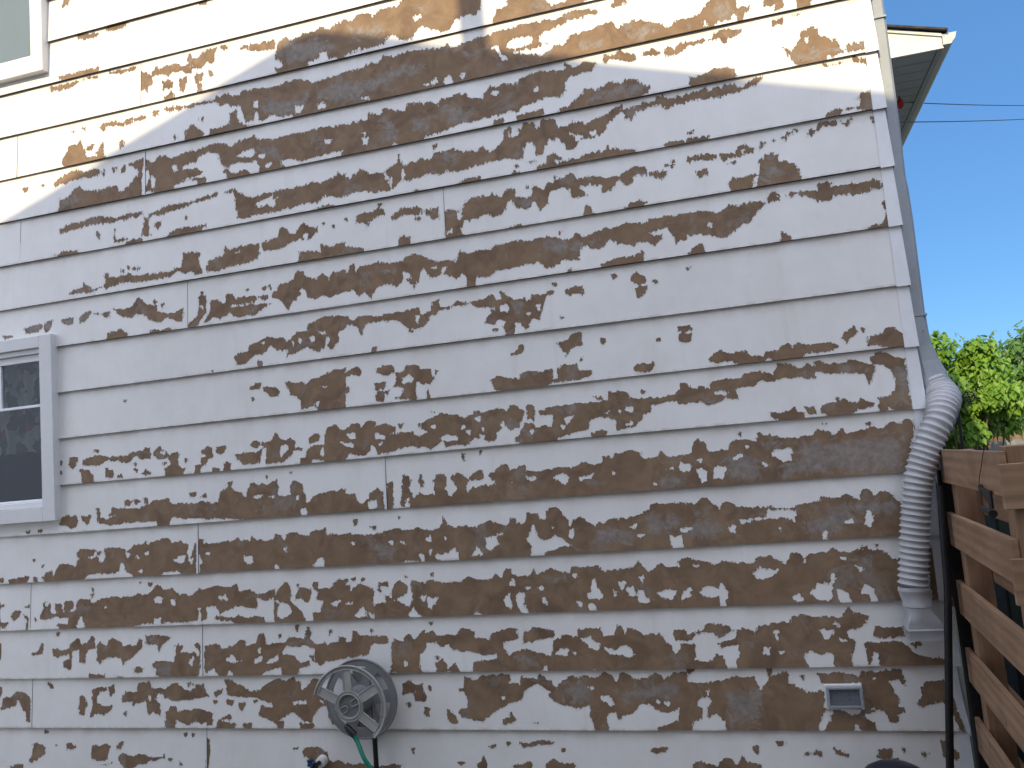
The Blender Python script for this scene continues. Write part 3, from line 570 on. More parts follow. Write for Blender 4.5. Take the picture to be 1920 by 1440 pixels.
r16 -3372,562 -3351,560 -3363,549
r16 -3615,559 -3593,559 -3605,547
r16 -4182,495 -4164,505 -4173,486
r17 -4816,325 -4784,340 -4729,312 -4730,268 -4768,253 -4812,226 -4837,238 -4817,267
r17 -4575,332 -4557,337 -4513,318 -4534,297 -4576,302
r17 -4407,324 -4347,325 -4323,334 -4280,321 -4290,292 -4313,243 -4362,242 -4409,251
r17 -4242,310 -4223,345 -4204,340 -4219,310
r17 -4232,269 -4196,284 -4128,266 -4092,285 -4036,272 -3979,263 -3933,284 -3932,257 -3980,252 -4037,238 -4095,228 -4166,189 -4222,230
r17 -3906,260 -3889,260 -3896,246
r17 -3666,367 -3655,354 -3651,299 -3664,198 -3675,198
r17 -3107,305 -3075,327 -3004,328 -2966,307 -2948,264 -2858,248 -2861,211 -3062,208 -3064,271 -3098,288
r17 -3152,320 -3121,327 -3132,315
r17 -4963,207 -4875,218 -4873,177 -4964,176
r17 -3840,249 -3822,229 -3837,231
r17 -4363,224 -4245,235 -4304,223
r17 -3803,389 -3794,387 -3799,380
r17 -3758,388 -3747,386 -3753,373
r17 -4655,327 -4644,325 -4651,315
r17 -4726,399 -4696,394 -4721,389
r3 -2642,4140 -2565,4132 -2521,4162 -2458,4162 -2439,4127 -2396,4157 -2343,4160 -2272,4158 -2258,4197 -1828,4091 -1838,4024 -1874,4003 -1922,4010 -1952,4002 -1972,3997 -2006,3951 -2046,3946 -2151,4000 -2161,4012 -2182,3992 -2216,3950 -2267,3947 -2325,3995 -2355,3997 -2369,3955 -2421,3952 -2655,3942
h3 -2197,4070 -2166,4073 -2157,4056 -2188,4053
h3 -2577,3957 -2524,3965 -2515,3948 -2568,3945
r3 -1802,3938 -1761,3976 -1739,4005 -1700,4010 -1677,4055 -1530,4019 -1461,3957 -1407,3953 -1368,3979 -1270,3955 -1354,3926 -1538,3928 -1726,3929 -1803,3931
r4 -2661,3854 -2574,3855 -2522,3849 -2478,3870 -2427,3868 -2394,3896 -2323,3880 -2261,3891 -2200,3887 -2141,3879 -2081,3870 -2031,3879 -1974,3851 -1934,3871 -1885,3874 -1846,3875 -1778,3884 -1729,3892 -1692,3888 -1616,3894 -1542,3886 -1486,3892 -1450,3879 -1393,3898 -1338,3908 -1233,3878 -1225,3863 -1324,3858 -1388,3859 -1445,3835 -1482,3829 -1519,3833 -1534,3818 -1541,3786 -1502,3763 -1554,3751 -1646,3758 -1679,3756 -1671,3740 -1593,3727 -1557,3709 -1520,3711 -1491,3728 -1462,3745 -1427,3732 -1388,3760 -1386,3779 -1340,3782 -1277,3782 -1231,3803 -1160,3801 -1151,3757 -1100,3782 -1031,3775 -998,3758 -932,3733 -893,3701 -864,3731 -812,3728 -819,3657 -2673,3665
h4 -1718,3807 -1678,3827 -1621,3828 -1571,3812 -1569,3792 -1598,3775 -1664,3776 -1710,3786
h4 -1789,3804 -1756,3802 -1741,3760 -1715,3726 -1743,3727 -1759,3764
h4 -2190,3693 -2145,3689 -2103,3714 -2096,3688 -2126,3675 -2176,3676
h4 -2056,3684 -2034,3714 -2016,3695 -2018,3667 -2052,3672
h4 -1962,3703 -1937,3702 -1939,3679 -1959,3678
h4 -2528,3685 -2492,3683 -2492,3670
r4 -1179,3875 -1139,3923 -1079,3908 -1100,3874 -1162,3875
r5 -2680,3567 -2615,3564 -2551,3571 -2510,3563 -2497,3610 -2457,3582 -2427,3576 -2415,3603 -2384,3601 -2345,3579 -2285,3567 -2272,3608 -2212,3596 -2143,3586 -2106,3559 -2094,3586 -2044,3590 -1984,3602 -1947,3584 -1910,3562 -1863,3548 -1830,3603 -1783,3597 -1726,3600 -1699,3580 -1659,3609 -1611,3622 -1565,3626 -1474,3611 -1424,3605 -1416,3645 -1374,3613 -1337,3623 -1309,3631 -1276,3605 -1288,3575 -1360,3573 -1406,3564 -1444,3535 -1434,3496 -1460,3464 -1532,3479 -1597,3465 -1653,3462 -1674,3438 -1730,3445 -1787,3437 -1834,3442 -1902,3432 -1978,3438 -2038,3425 -2078,3409 -2118,3403 -2187,3402 -2238,3392 -2358,3401 -2460,3396 -2606,3392 -2689,3424
r5 -1695,3412 -1639,3417 -1550,3422 -1548,3401 -1678,3393
r5 -1534,3396 -1465,3405 -1410,3417 -1371,3450 -1332,3488 -1271,3471 -1216,3496 -1156,3478 -1137,3493 -1077,3480 -1046,3446 -1017,3435 -1025,3401 -1138,3388 -1314,3386 -1494,3386
r5 -1866,3399 -1798,3416 -1760,3418 -1766,3398 -1857,3391
h5 -2538,3460 -2512,3460 -2514,3431 -2535,3430
h5 -2187,3407 -2107,3410 -2109,3391 -2178,3395
h5 -2536,3494 -2510,3494 -2516,3480
h5 -1805,3564 -1781,3559 -1792,3547
h5 -1586,3537 -1574,3544 -1573,3527
r5 -1240,3616 -1219,3643 -1177,3625 -1148,3650 -1115,3629 -1073,3615 -1063,3581 -1102,3581 -1153,3601 -1204,3612 -1232,3598
r5 -1039,3612 -995,3616 -955,3593 -956,3578 -1040,3592
r5 -938,3590 -918,3617 -886,3600 -823,3622 -826,3587 -898,3563 -931,3573
r6 -2698,3302 -2625,3260 -2570,3299 -2511,3263 -2429,3258 -2402,3278 -2365,3300 -2347,3336 -2322,3273 -2266,3282 -2215,3292 -2177,3275 -2125,3313 -2047,3313 -1981,3286 -1914,3278 -1875,3290 -1849,3261 -1800,3280 -1775,3303 -1769,3368 -1751,3364 -1736,3315 -1684,3323 -1660,3384 -1606,3364 -1591,3333 -1568,3375 -1496,3365 -1487,3313 -1427,3328 -1365,3325 -1349,3304 -1320,3325 -1258,3331 -1202,3365 -1158,3370 -1165,3339 -1198,3310 -1235,3290 -1257,3249 -1302,3240 -1329,3227 -1382,3233 -1412,3197 -1448,3199 -1471,3245 -1497,3259 -1542,3263 -1576,3191 -1607,3197 -1615,3263 -1651,3275 -1668,3236 -1677,3192 -1705,3188 -1750,3210 -1825,3205 -1882,3206 -1960,3192 -2037,3183 -2085,3201 -2115,3183 -2193,3197 -2273,3187 -2343,3185 -2396,3151 -2478,3151 -2528,3169 -2599,3177 -2652,3166 -2707,3161
h6 -1423,3277 -1372,3249 -1391,3232
h6 -2324,3244 -2316,3219 -2326,3214
h6 -2425,3243 -2386,3217 -2395,3170 -2414,3193
h6 -1326,3258 -1308,3264 -1315,3238
r6 -2328,3125 -2257,3132 -2179,3123 -2081,3129 -1983,3145 -1902,3135 -1908,3122 -2062,3115 -2229,3115 -2329,3113
r6 -1757,3118 -1727,3145 -1646,3126 -1607,3142 -1562,3143 -1549,3177 -1512,3189 -1479,3159 -1489,3139 -1400,3140 -1353,3159 -1283,3155 -1247,3170 -1179,3144 -1116,3132 -1129,3126 -1428,3125 -1610,3118
h6 -1516,3148 -1493,3148 -1503,3134
r6 -1151,3346 -1107,3355 -1055,3362 -1003,3360 -984,3383 -943,3370 -852,3342 -854,3315 -906,3321 -949,3307 -980,3338 -1040,3332 -1102,3318 -1114,3287 -1147,3298
r6 -982,3132 -941,3143 -873,3135 -874,3122
r6 -2156,3357 -2132,3348 -2144,3324
r6 -1730,3164 -1711,3166 -1708,3149
r6 -1646,3168 -1624,3165 -1629,3157
r6 -1495,3430 -1477,3428 -1480,3419
r6 -1737,3362 -1726,3358 -1730,3346
r6 -1696,3346 -1685,3342 -1691,3329
r7 -2607,3061 -2536,3054 -2473,3068 -2448,3064 -2445,3034 -2487,3027 -2529,3000 -2552,2970 -2565,3006 -2611,3007
r7 -2406,3012 -2353,3052 -2304,3044 -2245,3039 -2238,3000 -2287,2997 -2316,3018 -2398,2996
r7 -2226,3017 -2143,3022 -2143,2959 -2181,2965 -2218,2995
r7 -2398,2848 -2365,2897 -2310,2893 -2308,2855 -2297,2842 -2389,2842
r7 -2724,2915 -2651,2884 -2580,2868 -2568,2850 -2729,2827
r7 -2676,3048 -2662,3049 -2667,3032
r7 -2477,3093 -2466,3094 -2472,3082
r7 -2284,2981 -2259,2980 -2265,2966
r7 -2113,2989 -2091,2994 -2039,2986 -2030,2970 -2003,3017 -1972,3040 -1896,3036 -1848,3042 -1804,3015 -1767,3055 -1745,3047 -1726,3002 -1657,2995 -1644,3034 -1617,3038 -1591,3015 -1570,3044 -1534,3051 -1497,3053 -1477,3073 -1432,3074 -1409,3038 -1373,3045 -1329,3041 -1278,3019 -1209,3020 -1137,3051 -1069,3039 -1072,3009 -1022,3004 -980,3005 -982,2979 -1009,2965 -1065,2994 -1098,3004 -1141,3008 -1149,2969 -1179,2966 -1210,3007 -1237,2994 -1232,2957 -1302,2950 -1281,2993 -1316,2990 -1367,3008 -1395,2995 -1373,2950 -1427,2944 -1452,2959 -1457,2997 -1528,3009 -1561,2996 -1570,2943 -1609,2912 -1642,2960 -1672,2931 -1735,2948 -1759,2989 -1782,2989 -1791,2944 -1821,2915 -1885,2937 -1953,2925 -2010,2920 -2028,2881 -2025,2862 -1968,2853 -1988,2840 -2120,2840
h7 -2100,2879 -2080,2889 -2077,2870
h7 -2040,2967 -2026,2969 -2033,2938 -2042,2944
r7 -1969,2846 -1911,2853 -1724,2861 -1587,2853 -1725,2844 -1969,2840
r7 -1391,2895 -1365,2895 -1355,2862 -1276,2858 -1172,2867 -1119,2884 -1095,2863 -1105,2854 -1365,2844 -1391,2853
r7 -982,3027 -950,3029 -957,3021
r7 -959,3041 -949,3041 -954,3031
r7 -1671,3043 -1657,3052 -1663,3037
r7 -1536,3074 -1518,3069 -1525,3061
r8 -2059,2726 -2051,2773 -2015,2749 -1957,2759 -1882,2756 -1871,2773 -1806,2772 -1749,2782 -1696,2764 -1640,2774 -1585,2774 -1463,2741 -1442,2774 -1426,2753 -1400,2749 -1346,2763 -1302,2769 -1250,2769 -1197,2783 -1113,2769 -1078,2781 -1002,2782 -910,2775 -922,2660 -974,2645 -986,2697 -1016,2723 -1067,2718 -1093,2714 -1077,2702 -1027,2699 -1038,2674 -1074,2648 -1106,2672 -1139,2677 -1166,2664 -1216,2680 -1241,2680 -1264,2710 -1290,2714 -1310,2686 -1346,2672 -1397,2695 -1424,2686 -1446,2634
r8 -1164,2592 -1135,2629 -1129,2587
r8 -1530,2792 -1521,2792 -1526,2778
r8 -2734,2752 -2680,2754 -2667,2790 -2636,2791 -2634,2747 -2612,2773 -2575,2782 -2525,2779 -2504,2785 -2454,2768 -2374,2766 -2302,2804 -2226,2763 -2170,2735 -2093,2733 -2075,2717 -2052,2766 -1460,2676 -1473,2636 -1525,2648 -1563,2618 -1609,2616 -1642,2648 -1679,2644 -1696,2656 -1742,2649 -1780,2641 -1854,2643 -1884,2620 -1931,2617 -1968,2623 -1980,2597 -1957,2584 -2010,2572 -2025,2622 -2042,2652 -2072,2628 -2100,2642 -2118,2653 -2156,2668 -2215,2654 -2242,2690 -2250,2710 -2294,2642 -2312,2600 -2319,2636 -2362,2670 -2404,2638 -2472,2657 -2513,2654 -2536,2619 -2553,2596 -2586,2635 -2618,2611 -2656,2655 -2741,2647
h8 -2364,2703 -2325,2693 -2322,2673 -2351,2678
h8 -2201,2707 -2182,2709 -2183,2691
h8 -2159,2692 -2124,2701 -2145,2681
r8 -1336,2596 -1265,2613 -1214,2610 -1136,2626 -1157,2584 -1234,2581 -1337,2583
r8 -1499,2591 -1485,2593 -1482,2581
r9 -2751,2500 -2696,2517 -2668,2485 -2646,2506 -2594,2513 -2525,2490 -2474,2502 -2423,2505 -2364,2502 -2324,2515 -2294,2516 -2287,2478 -2278,2472 -2228,2484 -2210,2532 -2185,2538 -2178,2500 -2131,2494 -2090,2521 -2021,2500 -2036,2486 -2092,2493 -2132,2480 -2180,2487 -2201,2462 -2235,2462 -2241,2439 -2283,2403 -2332,2403 -2370,2419 -2398,2450 -2446,2466 -2526,2467 -2598,2462 -2616,2412 -2632,2408 -2639,2448 -2679,2472 -2753,2475
h9 -2312,2472 -2293,2469 -2300,2433 -2312,2439
r9 -2006,2500 -1940,2509 -1892,2525 -1875,2500 -1852,2497 -1854,2534 -1826,2530 -1820,2497 -1757,2480 -1729,2489 -1726,2471 -1703,2472 -1696,2498 -1638,2486 -1618,2505 -1583,2505 -1589,2484 -1631,2467 -1644,2424 -1658,2367 -1702,2383 -1715,2334 -1743,2329 -1757,2372 -1785,2371 -1798,2318 -1821,2316 -1855,2354 -1830,2377 -1874,2396 -1895,2372 -1941,2382 -1938,2414 -1899,2431 -1916,2461 -1962,2467 -1998,2481
h9 -1855,2457 -1832,2463 -1815,2447 -1826,2426 -1852,2439
h9 -1674,2437 -1659,2440 -1664,2416
h9 -1724,2410 -1704,2406 -1714,2396
h9 -1899,2454 -1888,2455 -1891,2446
r9 -1530,2493 -1493,2506 -1440,2507 -1436,2461 -1479,2473 -1515,2467
r9 -1198,2508 -1171,2530 -1139,2508 -1141,2480 -1176,2477
r9 -1186,2462 -1131,2459 -1157,2414 -1177,2416
r9 -2564,2334 -2541,2333 -2536,2312 -2566,2313
r9 -1289,2538 -1269,2531 -1282,2524
r9 -1902,2350 -1884,2344 -1894,2334
r9 -1584,2541 -1567,2531 -1579,2529
r9 -2347,2397 -2332,2397 -2341,2387
r9 -1563,2374 -1546,2363 -1556,2360
r9 -1095,2487 -1084,2480 -1090,2474
r10 -2768,2242 -2716,2226 -2663,2253 -2635,2217 -2647,2198 -2697,2206 -2772,2193
r10 -2775,2148 -2696,2145 -2713,2114 -2744,2112 -2779,2081
r10 -2554,2227 -2482,2242 -2449,2220 -2456,2193 -2487,2176 -2550,2202
r10 -2560,2144 -2505,2143 -2511,2120 -2561,2119
r10 -2557,2102 -2513,2098 -2516,2055 -2556,2059
r10 -2446,2192 -2392,2190 -2390,2222 -2346,2224 -2317,2209 -2319,2191 -2251,2193 -2236,2137 -2257,2114 -2305,2119 -2332,2138 -2337,2084 -2329,2049 -2378,2050 -2486,2059 -2426,2070 -2410,2082 -2408,2109 -2461,2122 -2440,2150
h10 -2404,2160 -2374,2165 -2351,2149 -2362,2137 -2406,2135
r10 -2286,2049 -2274,2082 -2250,2046
r10 -2223,2181 -2215,2175 -2222,2162
r10 -2503,2101 -2485,2104 -2492,2083
r10 -1825,2225 -1788,2229 -1776,2259 -1754,2252 -1761,2217 -1790,2205 -1826,2208
r10 -1589,2241 -1543,2253 -1487,2285 -1462,2278 -1467,2220 -1512,2209 -1541,2181 -1557,2196 -1565,2211
r10 -1936,2099 -1889,2116 -1862,2105 -1791,2088 -1779,2118 -1734,2117 -1672,2110 -1653,2121 -1622,2118 -1622,2069 -1595,2067 -1600,2111 -1572,2134 -1502,2130 -1487,2098 -1423,2091 -1438,2065 -1500,2050 -1623,2051 -1749,2046 -1922,2050
r10 -1236,2074 -1213,2097 -1125,2095 -1141,2058 -1184,2050
r10 -1367,2235 -1353,2229 -1362,2211
r10 -1477,2158 -1471,2155 -1476,2144
r10 -1555,2174 -1546,2171 -1551,2163
r10 -1104,2201 -1094,2198 -1101,2192
r11 -2790,1921 -2747,1922 -2724,1952 -2674,1952 -2655,1927 -2623,1956 -2578,1952 -2575,1929 -2524,1938 -2467,1914 -2469,1887 -2499,1881 -2460,1877 -2429,1888 -2372,1878 -2364,1855 -2285,1870 -2322,1887 -2320,1919 -2270,1941 -2211,1958 -2136,1950 -2118,1931 -2043,1937 -2041,1955 -1987,1940 -1921,1956 -1867,1937 -1856,1967 -1811,1962 -1804,1940 -1782,1929 -1800,1878 -1812,1845 -1857,1840 -1882,1869 -1890,1891 -1909,1875 -1902,1853 -1931,1829 -1935,1793 -1980,1797 -2025,1816 -2053,1814 -2074,1787 -2148,1794 -2196,1785 -2204,1809 -2222,1820 -2233,1803 -2282,1783 -2329,1802 -2349,1789 -2377,1811 -2436,1798 -2525,1786 -2575,1781 -2582,1824 -2602,1826 -2635,1781 -2685,1785 -2724,1804 -2800,1774
h11 -2231,1830 -2201,1849 -2145,1840 -2127,1820 -2185,1810
h11 -2578,1888 -2529,1870 -2535,1858 -2574,1869
h11 -2738,1898 -2698,1899 -2699,1880 -2724,1881
h11 -2031,1914 -2012,1918 -2014,1897
h11 -2781,1865 -2701,1848 -2712,1831 -2753,1839
h11 -2562,1832 -2546,1839 -2548,1819
h11 -2087,1854 -2064,1855 -2070,1839
h11 -2111,1883 -2094,1884 -2100,1871
h11 -2264,1898 -2251,1897 -2257,1886
h11 -2007,1861 -1998,1862 -2001,1849
h11 -2010,1826 -1994,1822 -2002,1809
r11 -1776,1946 -1752,1957 -1731,1946 -1741,1934 -1724,1923 -1733,1875 -1768,1887 -1764,1927
r11 -1706,1922 -1643,1933 -1528,1938 -1450,1935 -1364,1939 -1364,1977 -1276,1972 -1266,1937 -1195,1934 -1122,1923 -1063,1933 -1048,1923 -1045,1952 -992,1976 -1001,1885 -1050,1903 -1132,1899 -1166,1889 -1162,1854 -1202,1864 -1214,1831 -1250,1803 -1284,1796 -1336,1786 -1336,1834 -1372,1855 -1431,1860 -1458,1846 -1471,1809 -1550,1795 -1612,1783 -1683,1779 -1835,1780 -1839,1795 -1814,1819 -1783,1864 -1738,1864 -1723,1836 -1686,1850 -1651,1838 -1640,1863 -1638,1893 -1699,1903
h11 -1578,1868 -1542,1880 -1572,1842
h11 -1387,1880 -1360,1886 -1374,1874
h11 -1284,1888 -1241,1897 -1251,1875
h11 -1606,1834 -1585,1836 -1595,1824
h11 -1287,1813 -1261,1823 -1258,1806
h11 -1322,1884 -1308,1884 -1315,1868
h11 -1755,1826 -1743,1825 -1751,1815
r11 -1468,1790 -1386,1797 -1378,1786 -1439,1779
r11 -1435,1963 -1392,1955 -1406,1943
r11 -1206,1969 -1191,1962 -1202,1954
r11 -2448,1926 -2422,1924 -2438,1902
r11 -2340,1916 -2330,1918 -2336,1898
r11 -2263,1967 -2249,1966 -2257,1958
r12 -2811,1604 -2709,1588 -2706,1551 -2672,1540 -2641,1556 -2634,1587 -2587,1611 -2555,1586 -2558,1505 -2645,1505 -2819,1484
h12 -2642,1541 -2602,1549 -2594,1515 -2634,1513
r12 -2537,1630 -2502,1636 -2503,1520 -2546,1507
r12 -2453,1633 -2441,1663 -2402,1660 -2406,1609 -2431,1602 -2444,1619
r12 -2361,1630 -2345,1660 -2332,1633 -2330,1604 -2354,1592
r12 -2467,1511 -2450,1606 -2422,1599 -2404,1575 -2387,1543 -2356,1572 -2319,1552 -2281,1558 -2277,1602 -2280,1629 -2254,1653 -2216,1655 -2204,1623 -2222,1584 -2206,1548 -2187,1542 -2156,1575 -2164,1593 -2190,1631 -2150,1658 -2114,1634 -2096,1623 -2037,1663 -2015,1652 -2019,1609 -2088,1610 -2109,1581 -2102,1554 -2072,1578 -1952,1582 -1994,1633 -1946,1656 -1917,1679 -1881,1672 -1874,1646 -1800,1666 -1794,1635 -1732,1626 -1660,1642 -1565,1634 -1502,1659 -1478,1640 -1426,1644 -1414,1677 -1389,1679 -1373,1661 -1354,1684 -1269,1694 -1237,1683 -1231,1653 -1174,1648 -1138,1674 -1116,1648 -1025,1648 -1041,1498 -1406,1500 -1752,1501 -2209,1500
h12 -2436,1537 -2421,1541 -2418,1512 -2436,1513
h12 -1797,1605 -1743,1605 -1731,1596 -1781,1581
h12 -1664,1595 -1619,1613 -1582,1589 -1607,1557 -1639,1580
h12 -1548,1582 -1469,1594 -1484,1577 -1536,1569
h12 -1883,1590 -1865,1596 -1871,1582
h12 -1375,1598 -1361,1594 -1370,1587
h12 -1122,1592 -1093,1596 -1106,1588
h12 -1190,1530 -1178,1529 -1185,1521
r12 -2119,1747 -2110,1744 -2110,1713 -2120,1731
r12 -2030,1754 -2019,1753 -2026,1739
r13 -1216,1435 -1178,1439 -1047,1434 -1054,1372 -1221,1382
r13 -1692,1434 -1674,1433 -1681,1412
r13 -2826,1386 -2753,1387 -2703,1384 -2624,1379 -2564,1389 -2494,1403 -2447,1387 -2369,1404 -2361,1386 -2275,1385 -2254,1406 -2242,1449 -2217,1400 -2181,1389 -2124,1394 -2070,1382 -2012,1413 -1976,1402 -1941,1387 -1910,1385 -1898,1414 -1876,1413 -1869,1387 -1824,1388 -1811,1435 -1759,1427 -1752,1401 -1717,1399 -1704,1451 -1660,1448 -1613,1392 -1604,1350 -1588,1382 -1552,1397 -1503,1369 -1480,1346 -1469,1371 -1436,1360 -1421,1380 -1384,1378 -1308,1381 -1248,1398 -1205,1417 -1050,1407 -1068,1233 -1264,1235 -1601,1233 -1865,1233 -2137,1234 -2420,1240 -2836,1238
h13 -2033,1328 -1973,1333 -1963,1298 -1997,1266 -2028,1276
h13 -2114,1242 -2072,1296 -2044,1249
h13 -2314,1252 -2228,1269 -2188,1293 -2172,1262 -2155,1238
h13 -1822,1312 -1781,1373 -1775,1343 -1760,1308 -1717,1297 -1680,1321 -1647,1302 -1607,1270 -1642,1264 -1722,1247 -1802,1237 -1803,1277
h13 -2345,1337 -2321,1349 -2317,1327
h13 -2475,1335 -2456,1336 -2460,1319
h13 -2538,1337 -2519,1335 -2527,1325
h13 -1136,1289 -1114,1272 -1084,1286 -1093,1238 -1125,1239
h13 -2379,1264 -2360,1263 -2357,1239
h13 -2330,1283 -2319,1283 -2323,1259
h13 -1608,1348 -1587,1345 -1591,1303 -1604,1304
h13 -2252,1340 -2227,1339 -2237,1331
h13 -2746,1344 -2734,1341 -2741,1332
h13 -1963,1341 -1940,1348 -1941,1336
h13 -1692,1363 -1678,1361 -1686,1350
h13 -1283,1294 -1254,1300 -1268,1285
h13 -1314,1341 -1286,1346 -1304,1332
r13 -2733,1453 -2720,1454 -2730,1431
r13 -2646,1417 -2621,1415 -2624,1404
r13 -2482,1463 -2475,1462 -2479,1454
r14 -2843,1130 -2775,1132 -2772,1105 -2730,1139 -2648,1109 -2648,1038 -2580,1036 -2587,1067 -2624,1099 -2612,1134 -2572,1141 -2556,1096 -2504,1143 -2476,1124 -2458,1110 -2460,1079 -2491,1059 -2435,1030 -2433,1065 -2440,1092 -2442,1127 -2418,1139 -2362,1123 -2332,1139 -2277,1124 -2193,1121 -2136,1140 -2073,1124 -2017,1130 -1997,1155 -1963,1132 -1941,1174 -1915,1172 -1912,1151 -1864,1132 -1820,1134 -1800,1159 -1784,1137 -1712,1163 -1678,1149 -1627,1138 -1616,1167 -1488,1165 -1466,1135 -1406,1145 -1339,1145 -1294,1180 -1280,1155 -1251,1125 -1189,1167 -1167,1146 -1077,1141 -1097,955 -1542,958 -1978,958 -2854,961
h14 -2608,1112 -2560,1110 -2554,1061 -2586,1080
h14 -2643,1109 -2630,1090 -2604,1041 -2644,1023
h14 -2530,1047 -2461,1075 -2435,1039 -2456,1008 -2493,1028
h14 -2459,973 -2432,1013 -2411,978 -2298,968 -2421,963
h14 -2353,1045 -2301,1047 -2334,997 -2351,1010
h14 -1967,1026 -1925,1054 -1922,981 -1948,996
h14 -1904,1037 -1880,1061 -1844,1055 -1858,1001 -1826,969 -1887,977
h14 -1565,1028 -1533,1047 -1524,1105 -1505,1116 -1498,1062 -1471,1029 -1486,1013 -1536,1013
h14 -1543,990 -1518,985 -1516,963 -1545,964
h14 -1397,1083 -1369,1082 -1382,1044
h14 -1365,1053 -1331,1060 -1326,1023 -1351,1022
h14 -1312,1047 -1283,1042 -1260,988 -1289,984 -1316,999
h14 -1223,1031 -1161,1045 -1134,1036 -1150,995 -1190,1002
h14 -1599,1001 -1575,996 -1586,986
h14 -2751,975 -2709,1014 -2692,976
h14 -2182,968 -2103,976 -2013,963
h14 -1928,1092 -1910,1121 -1902,1094
h14 -1844,1076 -1823,1081 -1817,1065
h14 -1792,1076 -1767,1080 -1760,1067
h14 -1764,1023 -1751,1014 -1749,998 -1759,1002
h14 -1298,1103 -1279,1106 -1287,1085
h14 -2799,1039 -2761,1048 -2772,1027
h14 -2395,1055 -2357,1062 -2382,1039
h14 -1423,1051 -1407,1043 -1413,1022
h14 -1611,1127 -1592,1127 -1601,1121
h14 -2671,986 -2652,981 -2648,968
r14 -2841,1157 -2789,1157 -2795,1140 -2842,1139
r14 -2768,1160 -2743,1166 -2737,1153 -2759,1147
r14 -2714,1158 -2697,1157 -2707,1147
r14 -2327,1172 -2315,1169 -2323,1158
r14 -2469,1161 -2456,1158 -2465,1150
r15 -2860,876 -2825,845 -2790,844 -2781,905 -2738,878 -2592,870 -2584,835 -2682,828 -2695,785 -2868,760
r15 -2572,808 -2553,869 -2516,842 -2465,884 -2449,849 -2419,865 -2383,908 -2380,882 -2342,889 -2324,872 -2222,865 -2183,898 -2129,879 -2127,854 -2050,844 -2039,868 -1966,883 -1907,894 -1903,836 -1989,821 -1967,771 -1959,754 -1930,782 -1859,793 -1817,772 -1748,758 -1733,832 -1698,839 -1688,855 -1611,845 -1608,878 -1507,879 -1493,842 -1435,845 -1422,893 -1398,880 -1393,848 -1374,875 -1334,862 -1303,845 -1221,851 -1216,819 -1178,795 -1166,755 -1116,762 -1124,687 -1541,694 -1546,726 -1566,694 -1754,693 -1778,713 -1824,691 -2145,693 -2141,732 -2095,739 -2023,747 -2020,772 -2075,764 -2137,782 -2173,791 -2237,793 -2263,827 -2301,811 -2337,833 -2375,830 -2397,779 -2416,779 -2421,719 -2385,697 -2575,700
h15 -1721,774 -1693,791 -1664,781 -1671,759 -1717,764
h15 -1604,833 -1553,840 -1509,810 -1524,781 -1565,795
h15 -1494,794 -1441,780 -1397,808 -1374,791 -1352,759 -1370,743 -1426,760 -1476,763
h15 -1641,772 -1628,774 -1632,762
h15 -2500,738 -2486,733 -2497,722
r15 -1885,844 -1870,868 -1815,892 -1729,873 -1732,838 -1793,836 -1848,818 -1888,813
r15 -2333,697 -2330,735 -2297,743 -2280,721 -2282,696
r15 -2273,700 -2233,733 -2188,699
r15 -2337,765 -2319,765 -2324,750
r15 -1174,842 -1156,861 -1106,860 -1111,811 -1160,816
r15 -2360,928 -2341,930 -2351,915
r15 -2687,900 -2669,902 -2678,891
r16 -2238,607 -2205,619 -2202,665 -2183,665 -2135,648 -2101,668 -1966,675 -1970,629 -1917,629 -1905,662 -1862,657 -1827,649 -1821,669 -1800,660 -1759,640 -1736,603 -1730,627 -1671,659 -1620,658 -1594,666 -1553,653 -1501,677 -1461,656 -1447,632 -1426,672 -1393,671 -1371,647 -1306,647 -1271,674 -1240,662 -1227,634 -1191,669 -1126,672 -1139,543 -1174,520 -1217,495 -1264,501 -1317,540 -1350,528 -1386,497 -1437,481 -1454,468 -1468,497 -1501,497 -1512,465 -1499,432 -1558,424 -1572,449 -1586,481 -1581,537 -1634,512 -1675,525 -1725,536 -1774,570 -1772,591 -1813,620 -1847,628 -1893,604 -1905,557 -1978,537 -2024,512 -2080,484 -2110,455 -2163,467 -2217,475 -2238,498 -2223,515 -2186,519 -2182,565 -2208,590
h16 -1524,565 -1494,573 -1473,535 -1490,529 -1521,549
h16 -1582,609 -1557,611 -1562,601
h16 -2011,568 -2000,568 -2004,559
h16 -1237,536 -1212,540 -1221,529
h16 -1268,544 -1256,542 -1262,536
r16 -2522,644 -2478,652 -2465,634 -2413,638 -2416,600 -2395,566 -2406,547 -2462,552 -2464,583 -2448,604 -2507,582 -2525,590
r16 -2412,523 -2385,515 -2392,484 -2410,496
r16 -2288,506 -2253,481 -2239,454 -2269,454 -2290,475
r16 -2015,469 -1983,477 -1968,498 -1948,469 -1977,447 -2012,448
r16 -2505,541 -2486,541 -2493,522
r16 -1855,453 -1831,458 -1841,449
r16 -1336,428 -1304,428 -1320,423
r16 -1283,434 -1213,450 -1146,473 -1151,424 -1264,426
r16 -2383,621 -2372,616 -2378,604
r17 -1936,355 -1888,359 -1826,372 -1771,360 -1785,346 -1854,350 -1917,329
r17 -2101,341 -2063,345 -2071,327
r17 -2004,356 -1980,354 -1999,342
r17 -1323,325 -1296,344 -1240,341 -1249,328 -1291,314
r17 -2162,262 -2139,266 -2123,300 -2113,259 -2120,224 -2163,244
r17 -1984,256 -1932,257 -1904,274 -1879,266 -1891,228 -1978,227
r17 -1819,259 -1782,284 -1732,268 -1682,265 -1685,232 -1821,229
r17 -2901,264 -2821,244 -2742,254 -2714,241 -2551,252 -2563,217 -2904,211
r17 -2499,329 -2477,329 -2490,306
r17 -2257,263 -2225,265 -2242,253
r17 -1735,330 -1727,328 -1735,319
